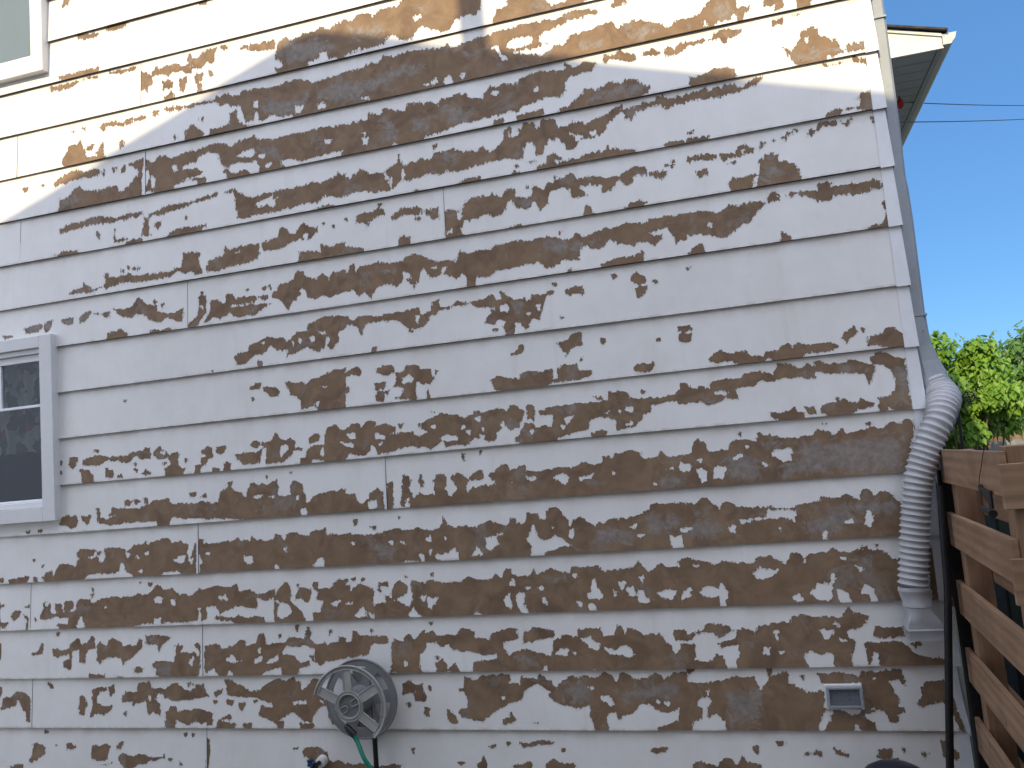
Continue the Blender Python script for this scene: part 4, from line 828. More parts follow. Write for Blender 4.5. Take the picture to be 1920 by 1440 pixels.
r4 -848,3736 -789,3727 -753,3745 -718,3764 -680,3811 -576,3785 -581,3731 -549,3732 -521,3721 -554,3680 -564,3669 -593,3698 -620,3674 -669,3676 -753,3669 -855,3666
r4 -456,3728 -434,3750 -364,3733 -370,3680 -410,3672 -408,3698 -455,3701
r4 -318,3722 -234,3702 -253,3670 -308,3668
h4 -738,3692 -725,3698 -719,3674 -736,3674
r5 -423,3627 -399,3636 -384,3627 -393,3611 -421,3613
r5 -327,3637 -315,3639 -320,3632
r5 -395,3490 -362,3469 -335,3498 -310,3518 -306,3552 -273,3561 -236,3548 -231,3521 -189,3490 -161,3471 -156,3440 -141,3411 -207,3400 -315,3397 -354,3401 -373,3437
h5 -295,3510 -282,3516 -289,3496
r5 -126,3442 -73,3442 -49,3437 -53,3404 -130,3403
r5 -860,3617 -792,3615 -709,3610 -682,3634 -632,3636 -568,3626 -566,3612 -604,3599 -648,3569 -677,3602 -794,3597 -863,3591
r5 -831,3400 -823,3430 -752,3441 -717,3456 -668,3454 -617,3434 -615,3416 -642,3391 -758,3383 -832,3389
r6 -890,3324 -860,3358 -817,3371 -785,3360 -774,3384 -759,3372 -762,3346 -719,3363 -677,3368 -628,3370 -603,3339 -539,3377 -503,3374 -509,3356 -568,3331 -625,3324 -690,3320 -748,3315 -788,3329 -891,3318
r6 -232,3380 -203,3365 -153,3371 -158,3358 -219,3362
r6 -107,3379 -82,3368 -94,3362
r6 -71,3365 -46,3356 -58,3344
r6 -86,3204 -63,3212 -39,3190 -37,3129 -102,3135 -177,3133 -254,3123 -252,3138 -198,3148 -101,3140
r6 -118,3184 -96,3181 -108,3174
r6 -566,3126 -439,3128 -330,3128 -440,3118
r6 -882,3141 -775,3136 -768,3126 -884,3124
r6 -871,3169 -846,3171 -859,3161
r7 -879,3052 -850,3051 -792,3049 -737,3035 -746,3022 -869,3027
r7 -732,3042 -668,3030 -653,3058 -612,3067 -579,3039 -582,3017 -634,3014 -707,3006 -735,3011
h7 -631,3041 -622,3039 -627,3030
r7 -541,3062 -478,3063 -479,3053 -527,3049 -549,3029
r7 -846,2972 -801,2970 -802,2956 -827,2950
r7 -689,2991 -665,2988 -674,2981
r7 -446,3065 -430,3067 -438,3057
r7 -421,3082 -401,3081 -410,3074
r7 -388,3095 -377,3093 -383,3087
r7 -703,2899 -677,2912 -589,2913 -565,2913 -560,2959 -532,2996 -508,3002 -478,2986 -470,2955 -414,2936 -394,2903 -379,2857 -572,2849 -688,2851 -706,2882
h7 -592,2888 -580,2890 -584,2851 -604,2852
r7 -329,3068 -277,3089 -283,3068 -323,3057
r7 -268,3104 -196,3101 -194,3082 -229,3078 -266,3088
r7 -179,3081 -151,3095 -168,3070
r7 -61,3086 -46,3069 -56,3066
r8 -945,2785 -878,2783 -845,2781 -765,2764 -714,2790 -683,2780 -603,2788 -563,2785 -554,2767 -601,2728 -620,2697 -670,2680 -738,2638 -778,2640 -832,2666 -889,2671 -957,2673
h8 -810,2713 -799,2714 -805,2695
r8 -546,2799 -513,2819 -480,2792 -494,2773 -542,2767
r8 -469,2786 -436,2809 -368,2794 -323,2790 -327,2820 -296,2827 -258,2820 -261,2800 -186,2799 -118,2803 -74,2800 -44,2774 -47,2740 -85,2769 -102,2750 -177,2746 -235,2760 -283,2736 -328,2743 -370,2776 -415,2787
r8 -55,2698 -43,2684 -54,2664
r8 -181,2583 -121,2595 -70,2595 -54,2637 -41,2623 -43,2589 -167,2579
r8 -511,2586 -496,2618 -463,2597 -469,2583
r8 -922,2590 -878,2624 -854,2620 -848,2593 -825,2586 -899,2578
r9 -937,2524 -921,2522 -930,2514
r10 -1000,2245 -957,2247 -946,2234 -968,2224 -1002,2231
r10 -1004,2212 -953,2206 -955,2176 -970,2166 -1006,2185
r10 -878,2079 -859,2106 -826,2111 -773,2092 -717,2098 -688,2074 -642,2069 -625,2083 -579,2077 -561,2100 -529,2108 -508,2093 -484,2107 -447,2094 -402,2093 -364,2095 -311,2078 -316,2061 -377,2052 -452,2053 -529,2046 -620,2052 -683,2047 -784,2059 -816,2058 -856,2059
r10 -304,2105 -270,2137 -246,2154 -228,2123 -252,2109 -277,2080 -291,2091
r10 -195,2088 -179,2102 -143,2105 -118,2130 -82,2129 -73,2112 -46,2105 -49,2048 -135,2051 -199,2059
r10 -212,2136 -201,2134 -207,2129
r10 -201,2100 -193,2095 -195,2088
r11 -1027,1980 -993,1980 -964,1948 -945,1937 -929,1969 -915,1951 -892,1944 -889,1973 -848,1981 -753,1979 -728,1996 -665,2002 -635,1990 -628,1981 -605,1979 -577,2024 -532,2019 -503,2004 -497,1987 -457,2007 -424,1999 -429,2023 -396,2016 -390,1999 -345,2002 -324,1995 -263,2008 -193,1984 -190,2008 -167,2025 -123,2024 -104,2002 -53,1988 -57,1891 -52,1773 -145,1782 -182,1778 -183,1830 -139,1830 -108,1857 -105,1904 -126,1945 -151,1976 -176,1975 -188,1937 -211,1894 -228,1937 -271,1946 -343,1956 -388,1951 -423,1975 -434,1946 -509,1950 -554,1959 -616,1950 -662,1957 -695,1934 -774,1930 -771,1881 -833,1893 -859,1873 -900,1865 -938,1887 -1037,1883
h11 -866,1921 -838,1928 -815,1916 -820,1902
r11 -424,1806 -380,1827 -327,1837 -299,1830 -272,1812 -254,1837 -233,1831 -228,1815 -200,1808 -216,1789 -274,1788 -334,1777 -422,1786
r11 -647,1812 -587,1799 -539,1819 -518,1805 -489,1788 -498,1777 -627,1780
r11 -486,1817 -449,1814 -448,1788 -471,1788
r11 -355,1844 -343,1843 -350,1837
r12 -1061,1651 -1002,1655 -993,1707 -963,1721 -935,1682 -930,1657 -839,1657 -830,1697 -783,1697 -722,1691 -689,1708 -643,1708 -599,1692 -539,1687 -463,1692 -452,1719 -395,1702 -389,1689 -359,1690 -343,1705 -330,1688 -263,1701 -226,1706 -177,1693 -146,1717 -104,1706 -81,1727 -50,1720 -50,1689 -61,1659 -115,1500 -440,1505 -1075,1509
h12 -655,1629 -619,1642 -570,1642 -559,1621 -569,1585 -596,1583 -649,1613
h12 -990,1580 -969,1587 -943,1568 -948,1522 -972,1520
h12 -906,1577 -889,1588 -859,1578 -871,1537 -910,1540
h12 -823,1619 -779,1632 -784,1620 -816,1609
h12 -1055,1614 -1015,1607 -1014,1580 -1058,1584
h12 -980,1624 -959,1625 -967,1611
h12 -759,1666 -746,1667 -753,1656
h12 -695,1585 -678,1579 -681,1570
r12 -787,1725 -772,1730 -775,1716
r12 -696,1717 -687,1712 -692,1705
r12 -424,1736 -411,1732 -418,1725
r12 -242,1723 -225,1719 -234,1713
r13 -1083,1436 -1002,1423 -987,1450 -952,1447 -931,1422 -902,1396 -891,1423 -852,1424 -831,1399 -754,1390 -705,1387 -709,1350 -1089,1374
r13 -580,1382 -526,1394 -467,1394 -464,1421 -407,1406 -361,1422 -327,1400 -303,1395 -290,1440 -265,1442 -254,1407 -209,1426 -172,1408 -178,1390 -141,1376 -145,1314 -585,1342
r13 -692,1388 -678,1387 -685,1378
r13 -1085,1410 -151,1348 -165,1234 -397,1239 -619,1236 -927,1235 -1103,1239
h13 -752,1338 -697,1351 -702,1375 -575,1366 -588,1312 -615,1338 -683,1338 -738,1330
h13 -818,1335 -768,1339 -777,1328 -815,1326
h13 -874,1306 -840,1312 -851,1283 -866,1288
h13 -309,1288 -292,1332 -269,1346 -260,1315 -277,1273
h13 -1086,1311 -1041,1314 -1063,1300 -1087,1299
h13 -471,1259 -460,1264 -447,1237 -471,1234
h13 -375,1303 -349,1312 -354,1296 -365,1299
h13 -652,1293 -642,1292 -647,1283
r14 -1110,1171 -1067,1185 -1044,1172 -997,1169 -952,1139 -919,1158 -857,1151 -781,1143 -763,1170 -702,1170 -674,1153 -646,1133 -625,1151 -618,1178 -588,1184 -567,1164 -563,1140 -551,1174 -477,1174 -439,1192 -412,1175 -391,1166 -346,1183 -289,1176 -240,1170 -209,1134 -177,1133 -198,962 -650,963 -916,964 -1131,960
h14 -1029,1024 -1001,1054 -947,1040 -933,1063 -901,1023 -917,992 -928,967 -951,1001 -1006,1001
h14 -1115,1023 -1068,1053 -1075,1006 -1118,990
h14 -791,1100 -752,1126 -708,1112 -677,1111 -684,1094 -751,1070 -780,1080
h14 -554,1017 -522,1042 -463,1044 -462,983 -472,970 -523,972 -556,1001
h14 -463,1078 -453,1077 -457,1043 -467,1044
h14 -632,989 -600,1003 -588,971 -611,971
h14 -438,1020 -403,999 -382,967 -439,973
h14 -356,1016 -320,1034 -297,1022 -295,991 -268,963 -321,968 -318,989 -353,997
h14 -409,1149 -391,1151 -394,1142
h14 -355,1111 -332,1099 -342,1090
h14 -1043,1145 -1021,1144 -1032,1138
r14 -319,1193 -305,1190 -313,1183
r14 -268,1198 -260,1196 -266,1191
r14 -59,1190 -39,1182 -44,1115 -40,1063 -44,963 -76,965 -73,1079
r15 -1119,833 -1077,848 -1037,858 -1010,893 -964,880 -918,875 -901,851 -938,834 -970,820 -991,845 -1046,845 -1088,823 -1113,811
r15 -973,798 -893,816 -882,850 -850,861 -821,849 -808,825 -796,871 -750,874 -689,880 -660,871 -642,901 -588,915 -547,891 -509,901 -445,891 -428,913 -403,939 -385,908 -332,903 -335,880 -363,853 -421,842 -427,825 -399,791 -403,755 -420,733 -416,692 -496,692 -488,738 -504,750 -556,743 -584,759 -607,752 -609,729 -576,696 -891,696 -904,719 -877,749 -889,788 -927,789 -959,777
h15 -541,845 -479,847 -480,832 -520,805 -528,826
h15 -777,774 -752,774 -758,753 -776,754
h15 -718,763 -697,757 -708,745
h15 -723,846 -710,842 -719,814
h15 -458,805 -435,802 -449,792
h15 -467,869 -447,861 -459,858
r15 -1147,802 -1075,796 -1074,769 -1082,730 -1020,717 -985,751 -955,743 -947,712 -936,694 -1158,694
r15 -313,854 -279,845 -201,847 -201,812 -284,799 -318,815
r15 -360,784 -335,791 -215,788 -191,762 -159,735 -53,715 -57,688 -311,695 -312,746 -325,750 -345,700 -356,701 -361,747
r15 -175,780 -153,787 -141,775 -163,763
r15 -135,823 -99,822 -106,811
r16 -1163,645 -1124,629 -1069,624 -1006,631 -959,635 -911,650 -866,645 -828,645 -811,586 -785,625 -759,648 -705,670 -687,658 -687,624 -653,601 -619,578 -566,589 -546,578 -556,518 -517,511 -483,496 -449,483 -401,496 -347,510 -351,502 -399,481 -354,450 -361,421 -392,425 -431,452 -470,426 -593,422 -537,466 -522,503 -554,507 -582,450 -607,421 -966,424 -985,466 -1013,493 -1046,472 -1058,504 -1031,543 -1044,562 -1084,555 -1091,527 -1065,512 -1077,470 -1126,449 -1133,419 -1186,419
r16 -566,660 -530,656 -478,663 -395,643 -350,661 -301,661 -257,678 -224,663 -211,626 -223,607 -256,627 -287,627 -267,590 -251,554 -262,516 -231,517 -237,498 -269,487 -261,458 -297,454 -313,496 -347,510 -401,499 -391,614 -531,611 -555,623
h16 -1049,589 -1034,589 -1041,580
h16 -344,639 -333,639 -339,632
r16 -191,532 -161,557 -163,597 -125,622 -59,625 -71,533 -130,530 -167,508
r16 -1126,687 -1101,683 -1120,666
r16 -773,678 -755,678 -766,654
r16 -636,650 -625,650 -628,639
r16 -384,664 -373,662 -379,656
r16 -47,553 -34,517 -23,438 -1,419 -35,430 -50,467
r17 -769,372 -733,372 -739,359 -762,358
r17 -656,317 -610,336 -584,329 -586,309 -626,320
r17 -363,342 -302,347 -307,309 -337,298 -367,312
r17 -518,321 -480,327 -482,307
r17 -866,345 -848,345 -855,321
r17 -193,330 -171,327 -178,304
r17 -301,309 -278,307 -292,298
r17 -529,335 -513,334 -523,325
r17 -545,349 -535,348 -540,342
r17 -258,347 -250,340 -255,333
r17 -108,381 -88,381 -71,353 -21,325 -21,313 -63,309 -104,305 -110,338
r17 -38,378 -28,378 -32,371
r17 -1141,273 -1104,285 -1082,274 -1029,267 -986,306 -965,291 -960,268 -936,272 -924,314 -897,284 -838,274 -841,246 -1148,241
g3 -2948,4092 -2752,4068 -2680,4011 -2757,3987 -2845,3966 -2931,4005
g4 -3156,3785 -2968,3766 -2846,3782 -2841,3700 -2995,3680 -3126,3717
g5 -3137,3524 -3049,3517 -3042,3445 -3118,3469
g5 -4513,3465 -4410,3458 -4360,3417 -4528,3402
g4 -2790,3811 -2632,3777 -2637,3698 -2774,3726
g5 -2841,3528 -2767,3509 -2779,3486 -2832,3496
g4 -2515,3793 -2276,3820 -2167,3796 -2180,3750 -2332,3753 -2544,3679 -2658,3702 -2652,3792
g4 -1957,3818 -1871,3799 -1874,3770 -1950,3787
g5 -2418,3554 -2358,3533 -2336,3421 -2417,3427
g5 -2269,3505 -2150,3501 -2153,3453 -2254,3444
g5 -2087,3546 -2007,3568 -1955,3481 -1960,3424 -2035,3458
g6 -2165,3301 -2047,3308 -1992,3269 -2033,3239 -2148,3270
g5 -1261,3478 -1096,3470 -1038,3440 -1059,3408 -1311,3424
g6 -1549,3177 -1487,3166 -1516,3144
g8 -1597,2749 -1430,2714 -1443,2671 -1602,2695
g7 -1722,2988 -1641,2965 -1680,2939
g4 -1123,3732 -1000,3740 -953,3693 -1110,3679
g4 -1345,3727 -1230,3715 -1224,3681 -1349,3691
g3 -2589,4092 -2381,4073 -2386,3994 -2562,4024
g3 -2203,4121 -2122,4122 -2135,4085
g4 -709,3771 -618,3767 -626,3697 -706,3716
g5 -341,3447 -193,3457 -144,3420 -345,3409
g7 -552,2957 -473,2960 -444,2878 -554,2873
g5 -126,3437 -59,3435 -62,3410 -129,3413
g7 -4705,3158 -4704,3157 -4705,3156
g8 -4822,2751 -4320,2760 -4323,2666 -4824,2686
g8 -3299,2645 -3210,2643 -3235,2597 -3290,2604
g7 -4340,2905 -4240,2897 -4254,2862 -4341,2879
g8 -4996,2708 -4876,2693 -4877,2661 -4997,2675
g8 -2599,2732 -2559,2727 -2562,2679 -2603,2685
g8 -2487,2735 -2407,2728 -2409,2705
g9 -1812,2474 -1732,2454 -1746,2393 -1800,2409
g11 -1609,1916 -1539,1918 -1550,1893
g11 -1799,1835 -1751,1822 -1754,1787 -1799,1787
g11 -1626,1823 -1591,1820 -1603,1787
g12 -1165,1577 -1044,1564 -1049,1511 -1163,1515
g11 -491,1978 -430,1979 -433,1956
g11 -333,1984 -265,1993 -195,1969 -198,1946 -312,1966
g11 -926,1919 -856,1904 -867,1876 -915,1877
g11 -95,1958 -55,1937 -60,1783 -150,1799 -93,1856
g12 -708,1678 -614,1694 -602,1661 -696,1645
g12 -862,1627 -726,1655 -673,1571 -710,1518 -857,1521
g12 -541,1663 -96,1655 -121,1511 -617,1527 -613,1566 -558,1578
g13 -439,1381 -249,1391 -179,1378 -186,1326 -458,1343
g15 -3969,762 -3866,770 -3857,723 -3948,715
g15 -4020,901 -3951,904 -3964,871
g13 -2619,1303 -2511,1306 -2515,1262 -2613,1258
g13 -1473,1325 -1305,1324 -1328,1259 -1513,1261
g13 -1250,1378 -1064,1366 -1143,1306 -1241,1304
g14 -1750,1123 -1655,1119 -1668,1069 -1737,1072
g15 -1924,753 -1818,759 -1813,718 -1909,716
g16 -1442,592 -1291,631 -1182,606 -1196,543 -1332,552 -1432,529
g16 -1718,611 -1587,650 -1579,553 -1633,521 -1715,554
g13 -1025,1355 -885,1331 -891,1275 -1034,1267 -1088,1287
g13 -564,1327 -384,1354 -332,1297 -454,1250 -578,1265
g16 -964,589 -812,580 -826,451 -964,443
g14 -365,1138 -291,1157 -300,1082 -358,1077"""
E_ = 0.27
def zl(k): return 1.5+(12-k)*E_
rows = {}
for ln in MARKS.split('\n'):
    t = ln.split(); kind = t[0][0]; k = int(t[0][1:])
    P = np.array([[float(q) for q in s.split(',')] for s in t[1:]])/1000.
    rows.setdefault(k, []).append((kind, P))
def sdf(P, X, Z):
    """signed distance (positive inside)"""
    d2 = np.full(X.shape, 1e9); ins = np.zeros(X.shape, bool); n = len(P)
    for i in range(n):
        ax, az = P[i]; bx, bz = P[(i+1) % n]; ex, ez = bx-ax, bz-az
        L = ex*ex+ez*ez+1e-12
        t = np.clip(((X-ax)*ex+(Z-az)*ez)/L, 0, 1)
        d2 = np.minimum(d2, (X-ax-t*ex)**2+(Z-az-t*ez)**2)
        if abs(ez) > 1e-9:
            cr = ((az > Z) != (bz > Z)) & (X < ex*(Z-az)/ez+ax)
            ins ^= cr
    return np.where(ins, 1, -1)*np.sqrt(d2)
BIG = -.06
def evalrow(k, X, Z):
    pe = np.full(X.shape, BIG); gr = np.full(X.shape, -.2)
    zb = zl(k); zt = zb+E_
    for ph in ('r', 'h', 'g'):
        for kind, P in rows.get(k, []):
            if kind != ph: continue
            Q = P.copy()
            Q[:, 1] = np.where(Q[:, 1] < zb+.010, zb-.05, Q[:, 1])
            Q[:, 1] = np.where(Q[:, 1] > zt-.006, zt+.05, Q[:, 1])
            Q[:, 0] = np.where(Q[:, 0] < -5.0, Q[:, 0]-.05, Q[:, 0])
            M = .08 if ph != 'g' else .22
            sel = (X > Q[:, 0].min()-M) & (X < Q[:, 0].max()+M) & (Z > Q[:, 1].min()-M) & (Z < Q[:, 1].max()+M)
            if not sel.any(): continue
            d = sdf(Q, X[sel], Z[sel])
            ext = max(P[:, 0].max()-P[:, 0].min(), P[:, 1].max()-P[:, 1].min())
            if ph != 'g' and ext < .06: d = d+.004       # keep the small flakes alive
            if ph == 'r': pe[sel] = np.maximum(pe[sel], d)
            elif ph == 'h': pe[sel] = np.minimum(pe[sel], -d)
            else: gr[sel] = np.maximum(gr[sel], d)
    return np.clip(pe, BIG, .06), gr
# ---------------------------------------------------------------- the house
house = empty('peeling_house', (-2.5, 4, 0))
tag(house, 'white clapboard house with badly peeling paint showing brown hardboard', 'house')
XL, XR = -7.2, -0.012
SEAM = {5: [-3.923], 4: [-3.926, ], 3: [-3.93], 7: [-2.117], 8: [-3.68], 12: [-2.545], 13: [-3.672], 14: [-4.807], 15: [-3.672], 16: [-4.811], 17: [-3.670], 6: [-4.83], }
SEAM = {3: [-3.926], 4: [-4.836], 5: [-3.920], 6: [-4.825], 7: [-2.117], 8: [-3.672], 12: [-2.543], 13: [-3.672], 14: [-4.807], 15: [-3.672], 16: [-4.811], 17: [-3.670], 2: [-2.2], 10: [-5.6], 9: [-6.2]}
TH = .014
verts = []; faces = []; PE = []; GR = []; LP = []
W2 = (-5.95, -4.571, 1.573, 2.654); W1 = (-5.95, -4.581, 4.272, 5.45)
def inwin(xa, xb, za, zb_):
    for W in (W1, W2):
        if xa > W[0]+.03 and xb < W[1]-.03 and za > W[2]+.03 and zb_ < W[3]-.03: return True
    return False
def wallrow(k, zb, zt, mark):
    global verts
    xe = np.concatenate([np.arange(XL, -5.06, .02), np.arange(-5.06, XR-.004, .0068), [XR]])
    nz = 41; ze = np.linspace(zb, zt, nz)
    X, Z = np.meshgrid(xe, ze)
    kk = k
    if mark: pe, gr = evalrow(k, X, Z)
    else: pe = np.full(X.shape, BIG); gr = np.full(X.shape, -.2)
    # what lies out of the picture: carry the same kind of wear on
    off = X < -5.02
    src = k if 3 <= k <= 17 else 4+(k*5) % 11
    p2, g2 = evalrow(src, np.where(off, -9.3-X, X), Z-zb+zl(src))
    out = off | (not mark)
    if not mark: p2, g2 = evalrow(src, -4.6-X, Z-zb+zl(src)); p2[X < -4.5] = BIG
    pe = np.where(out, p2, pe); gr = np.where(out, g2, gr)
    base = len(verts)
    t = (Z-zb)/E_
    wob = .0012*np.sin(X*2.3+k*1.7)+.0008*np.sin(X*7.1+k)
    Y = t*TH + wob*(1-t)
    V = np.stack([X.ravel(), Y.ravel(), (Z+.0015*np.sin(X*1.9+k*2.1)*(1-t)).ravel()], 1)
    verts.extend(V.tolist()); PE.extend(pe.ravel().tolist()); GR.extend(gr.ravel().tolist()); LP.extend(t.ravel().tolist())
    nx = len(xe)
    for j in range(nz-1):
        b = base+j*nx
        faces.extend([(b+i, b+i+1, b+i+1+nx, b+i+nx) for i in range(nx-1) if not inwin(xe[i], xe[i+1], ze[j], ze[j+1])])
    # drip edge and underside
    b2 = len(verts); ucount = len(faces)
    for i in range(nx): verts.append((V[i][0], .020, V[i][2]+.002)); PE.append(pe[0][i]); GR.append(-.2); LP.append(.0)
    faces.extend([(base+i, b2+i, b2+i+1, base+i+1) for i in range(nx-1) if not inwin(xe[i], xe[i+1], zb, zb)])
    under.append((ucount, len(faces)))
under = []
for k in range(-6, 18):
    wallrow(k, zl(k), zl(k)+E_, 1 <= k <= 17)
# top of wall and right return, bottom skirt
me = bpy.data.meshes.new('siding_wall'); me.from_pydata(verts, [], faces)
for nm, arr in (('peel', PE), ('grey', GR), ('lap', LP)):
    a = me.attributes.new(nm, 'FLOAT', 'POINT'); a.data.foreach_set('value', np.array(arr, dtype=np.float32))
me.materials.append(M_SID); me.materials.append(M_RAW)
mi = np.zeros(len(faces), dtype=np.int32)
for a, b_ in under: mi[a:b_] = 1
me.polygons.foreach_set('material_index', mi); me.update()
wall = bpy.data.objects.new('siding_wall', me); COL.objects.link(wall)
hl = Vector(house.location)
me.transform(Matrix.Translation(-hl)); wall.parent = house
def part(name, bm, mat, smooth=False, parent=None): return link(name, bm, mat, parent or house, smooth)
bm = bmesh.new()   # solid core behind the boards with window openings (pieces), foundation
W2 = (-5.95, -4.571, 1.573, 2.654); W1 = (-5.95, -4.581, 4.272, 5.45)
for (a, b, c, d) in ((W2[1]-.05, XR-.03, .1, zl(-7)), (XL, W2[1]-.051, .1, W2[2]+.03), (XL, W2[1]-.051, W2[3]-.03, W1[2]+.03), (XL, W2[1]-.051, W1[3]-.03, zl(-7)), (XL, W2[0], W2[2]+.03, W2[3]-.03), (XL, W1[0], W1[2]+.03, W1[3]-.03)):
    box(bm, a, b, .02, .16, c, d)
box(bm, XL, XL+.15, .17, 9, .1, zl(-7)); box(bm, XR-.17, XR-.03, .17, 9, .1, zl(-7)); box(bm, XL, XR-.04, 8.9, 9.05, .1, zl(-7)-.01)
part('wall_frame', bm, simple('sheathing', (.2, .18, .15)))
bm = bmesh.new(); box(bm, XL, XR-.02, .012, 9.02, -.3, .148)
part('foundation', bm, M_CONC)
bm = bmesh.new()   # side cladding (right side), lapped
for k in range(-6, 18):
    zb = zl(k)
    prism(bm, [(-.012-TH+.003, .03, zb+E_), (-.012, .03, zb), (-.026, .03, zb), (-.04, .03, zb+E_)], (0, 9, 0))
part('side_siding', bm, M_TRIM)
# joints between board lengths
for k, l in SEAM.items():
    for x in l:
        bm = bmesh.new()
        zb = zl(k); wdt = .0045 if k in (5, 12, 13, 15) else .0022
        pr = .0035 if k in (5, 12, 13, 15) else .0018
        prism(bm, [(x-wdt, -pr, zb-.001), (x+wdt, -pr, zb-.001), (x+wdt, .008, zb-.001), (x-wdt, .008, zb-.001)], (0, TH, E_-.004))
        js = part('joint_strip', bm, M_TRIM); bm = bmesh.new()
        zb = zl(k); q = .0045 if k in (5, 12, 13, 15) else .0022
        prism(bm, [(x+q, -.0006, zb), (x+q+.0022, -.0006, zb), (x+q+.0022, .008, zb), (x+q, .008, zb)], (0, TH, E_-.004))
        link('joint_gap', bm, M_GAP, js)
# metal corner caps, one per course
for k in range(-6, 18):
    if k == 16: continue
    zb = zl(k)-.006; zt = zb+E_+.01; bm = bmesh.new()
    w_ = .052 if k < 12 else .05
    fl = .004
    out = .006 if k < 12 else .002
    # front leg and side leg as thin folded sheet
    th = .0015
    prof_b = [(-w_, -fl), (out, -fl-.002), (out+.001, .06)]
    prof_t = [(-w_+.003, TH-.004), (-.001, TH-.005), (-.0005, .06)]
    def ring(pr, z): return [Vector((x, y, z)) for x, y in pr]
    A = ring(prof_b, zb); B = ring(prof_t, zt)
    A2 = [A[0]+Vector((0, th, 0)), A[1]+Vector((-th, th, 0)), A[2]+Vector((-th, 0, 0))]
    B2 = [B[0]+Vector((0, th, 0)), B[1]+Vector((-th, th, 0)), B[2]+Vector((-th, 0, 0))]
    va = [bm.verts.new(v) for v in A]; vb = [bm.verts.new(v) for v in B]; va2 = [bm.verts.new(v) for v in A2]; vb2 = [bm.verts.new(v) for v in B2]
    for i in range(2):
        bm.faces.new((va[i], va[i+1], vb[i+1], vb[i])); bm.faces.new((va2[i+1], va2[i], vb2[i], vb2[i+1]))
        bm.faces.new((va[i], va2[i], va2[i+1], va[i+1])); bm.faces.new((vb[i+1], vb2[i+1], vb2[i], vb[i]))
    bm.faces.new((va[0], vb[0], vb2[0], va2[0])); bm.faces.new((va[2], va2[2], vb2[2], vb[2]))
    part('corner_cap', bm, M_CAP)
bm = bmesh.new()   # the sprung cap of the second course from the bottom, bent away
zb = zl(16)
pts_l = [(-.052, -.004, zb+.262), (-.050, -.016, zb+.19), (-.040, -.026, zb+.10), (-.022, -.034, zb+.035), (-.018, -.036, zb+.012)]
pts_r = [(-.016, -.006, zb+.268), (-.016, -.018, zb+.19), (-.010, -.030, zb+.10), (-.004, -.040, zb+.03), (-.006, -.040, zb-.006)]
pts_s = [(-.008, .01, zb+.268), (-.006, .0, zb+.19), (-.002, -.012, zb+.10), (.002, -.026, zb+.03), (.002, -.028, zb-.004)]
vl = [[bm.verts.new(p) for p in q] for q in (pts_l, pts_r, pts_s)]
for a, b in zip(vl, vl[1:]):
    for i in range(4): bm.faces.new((a[i], a[i+1], b[i+1], b[i]))
bmesh.ops.solidify(bm, geom=bm.faces[:], thickness=.0018)
o = part('corner_cap', bm, M_CAP); o['label'] = 'bent metal corner cap sprung away from the wall near the ground'

# roof of the front block
bm = bmesh.new()
zt = zl(-6)+E_
prism(bm, [(XL-.1, -.03, zt+.006), (XR+.1, -.03, zt+.006), (XR+.1, 9.3, zt+.006), (XL-.1, 9.3, zt+.006)], (0, 0, .16))
part('roof', bm, M_SHIN)
# windows
def window(x0, x1, z0, z1, name, upper_split, blind):
    root_b = bmesh.new(); y = -.040
    tw = .088
    # outer casing: four mitred boxes (butted)
    box(root_b, x1-tw, x1, y, .02, z0, z1-.0, .002)
    box(root_b, x0, x0+tw, y, .02, z0, z1, .002)
    box(root_b, x0+tw+.0005, x1-tw-.0005, y+.0006, .02, z1-tw*.8, z1-.001, .002)
    box(root_b, x0+tw+.0005, x1-tw-.0005, y+.0006, .02, z0+.001, z0+tw*.9, .002)
    fr = part('window', root_b, M_TRIM)
    # inner stop and sashes
    ix0, ix1, iz0, iz1 = x0+tw+.001, x1-tw-.001, z0+tw*.9+.001, z1-tw*.8-.001
    b = bmesh.new()
    box(b, ix0, ix1, -.018, .03, iz1-.028, iz1-.001, .002)
    box(b, ix0, ix1, -.030, .03, iz0, iz0+.036, .003)
    box(b, ix1-.010, ix1, -.010, .03, iz0+.037, iz1-.029)
    box(b, ix0, ix0+.010, -.010, .03, iz0+.037, iz1-.029)
    link('frame', b, M_VINYL, fr)
    b = bmesh.new(); jx0, jx1, jz0, jz1 = ix0+.011, ix1-.011, iz0+.037, iz1-.03
    box(b, jx0, jx1, .004, .034, jz1-.040, jz1, .002); box(b, jx0, jx1, .004, .034, jz0, jz0+.012, .002)
    box(b, jx1-.006, jx1, .004, .034, jz0+.013, jz1-.041); box(b, jx0, jx0+.006, .004, .034, jz0+.013, jz1-.041)
    if upper_split:
        zm = 2.247; box(b, jx0+.007, jx1-.007, .002, .036, zm-.008, zm+.008, .002)
        for q in (-4.995, -5.32, -5.64): box(b, q-.008, q+.008, .006, .03, zm+.009, jz1-.041, .001)
    link('sash', b, M_VINYL, fr)
    b = bmesh.new(); b.faces.new([b.verts.new(v) for v in ((jx0+.0065, .018, jz0+.0125), (jx1-.0065, .018, jz0+.0125), (jx1-.0065, .018, jz1-.0405), (jx0+.0065, .018, jz1-.0405))])
    link('pane', b, M_GLASS, fr, False, False)
    return fr, (jx0, jx1, jz0, jz1)
fr2, q2 = window(*W2, 'lower', True, False)
fr1, q1 = window(*W1, 'upper', False, True)
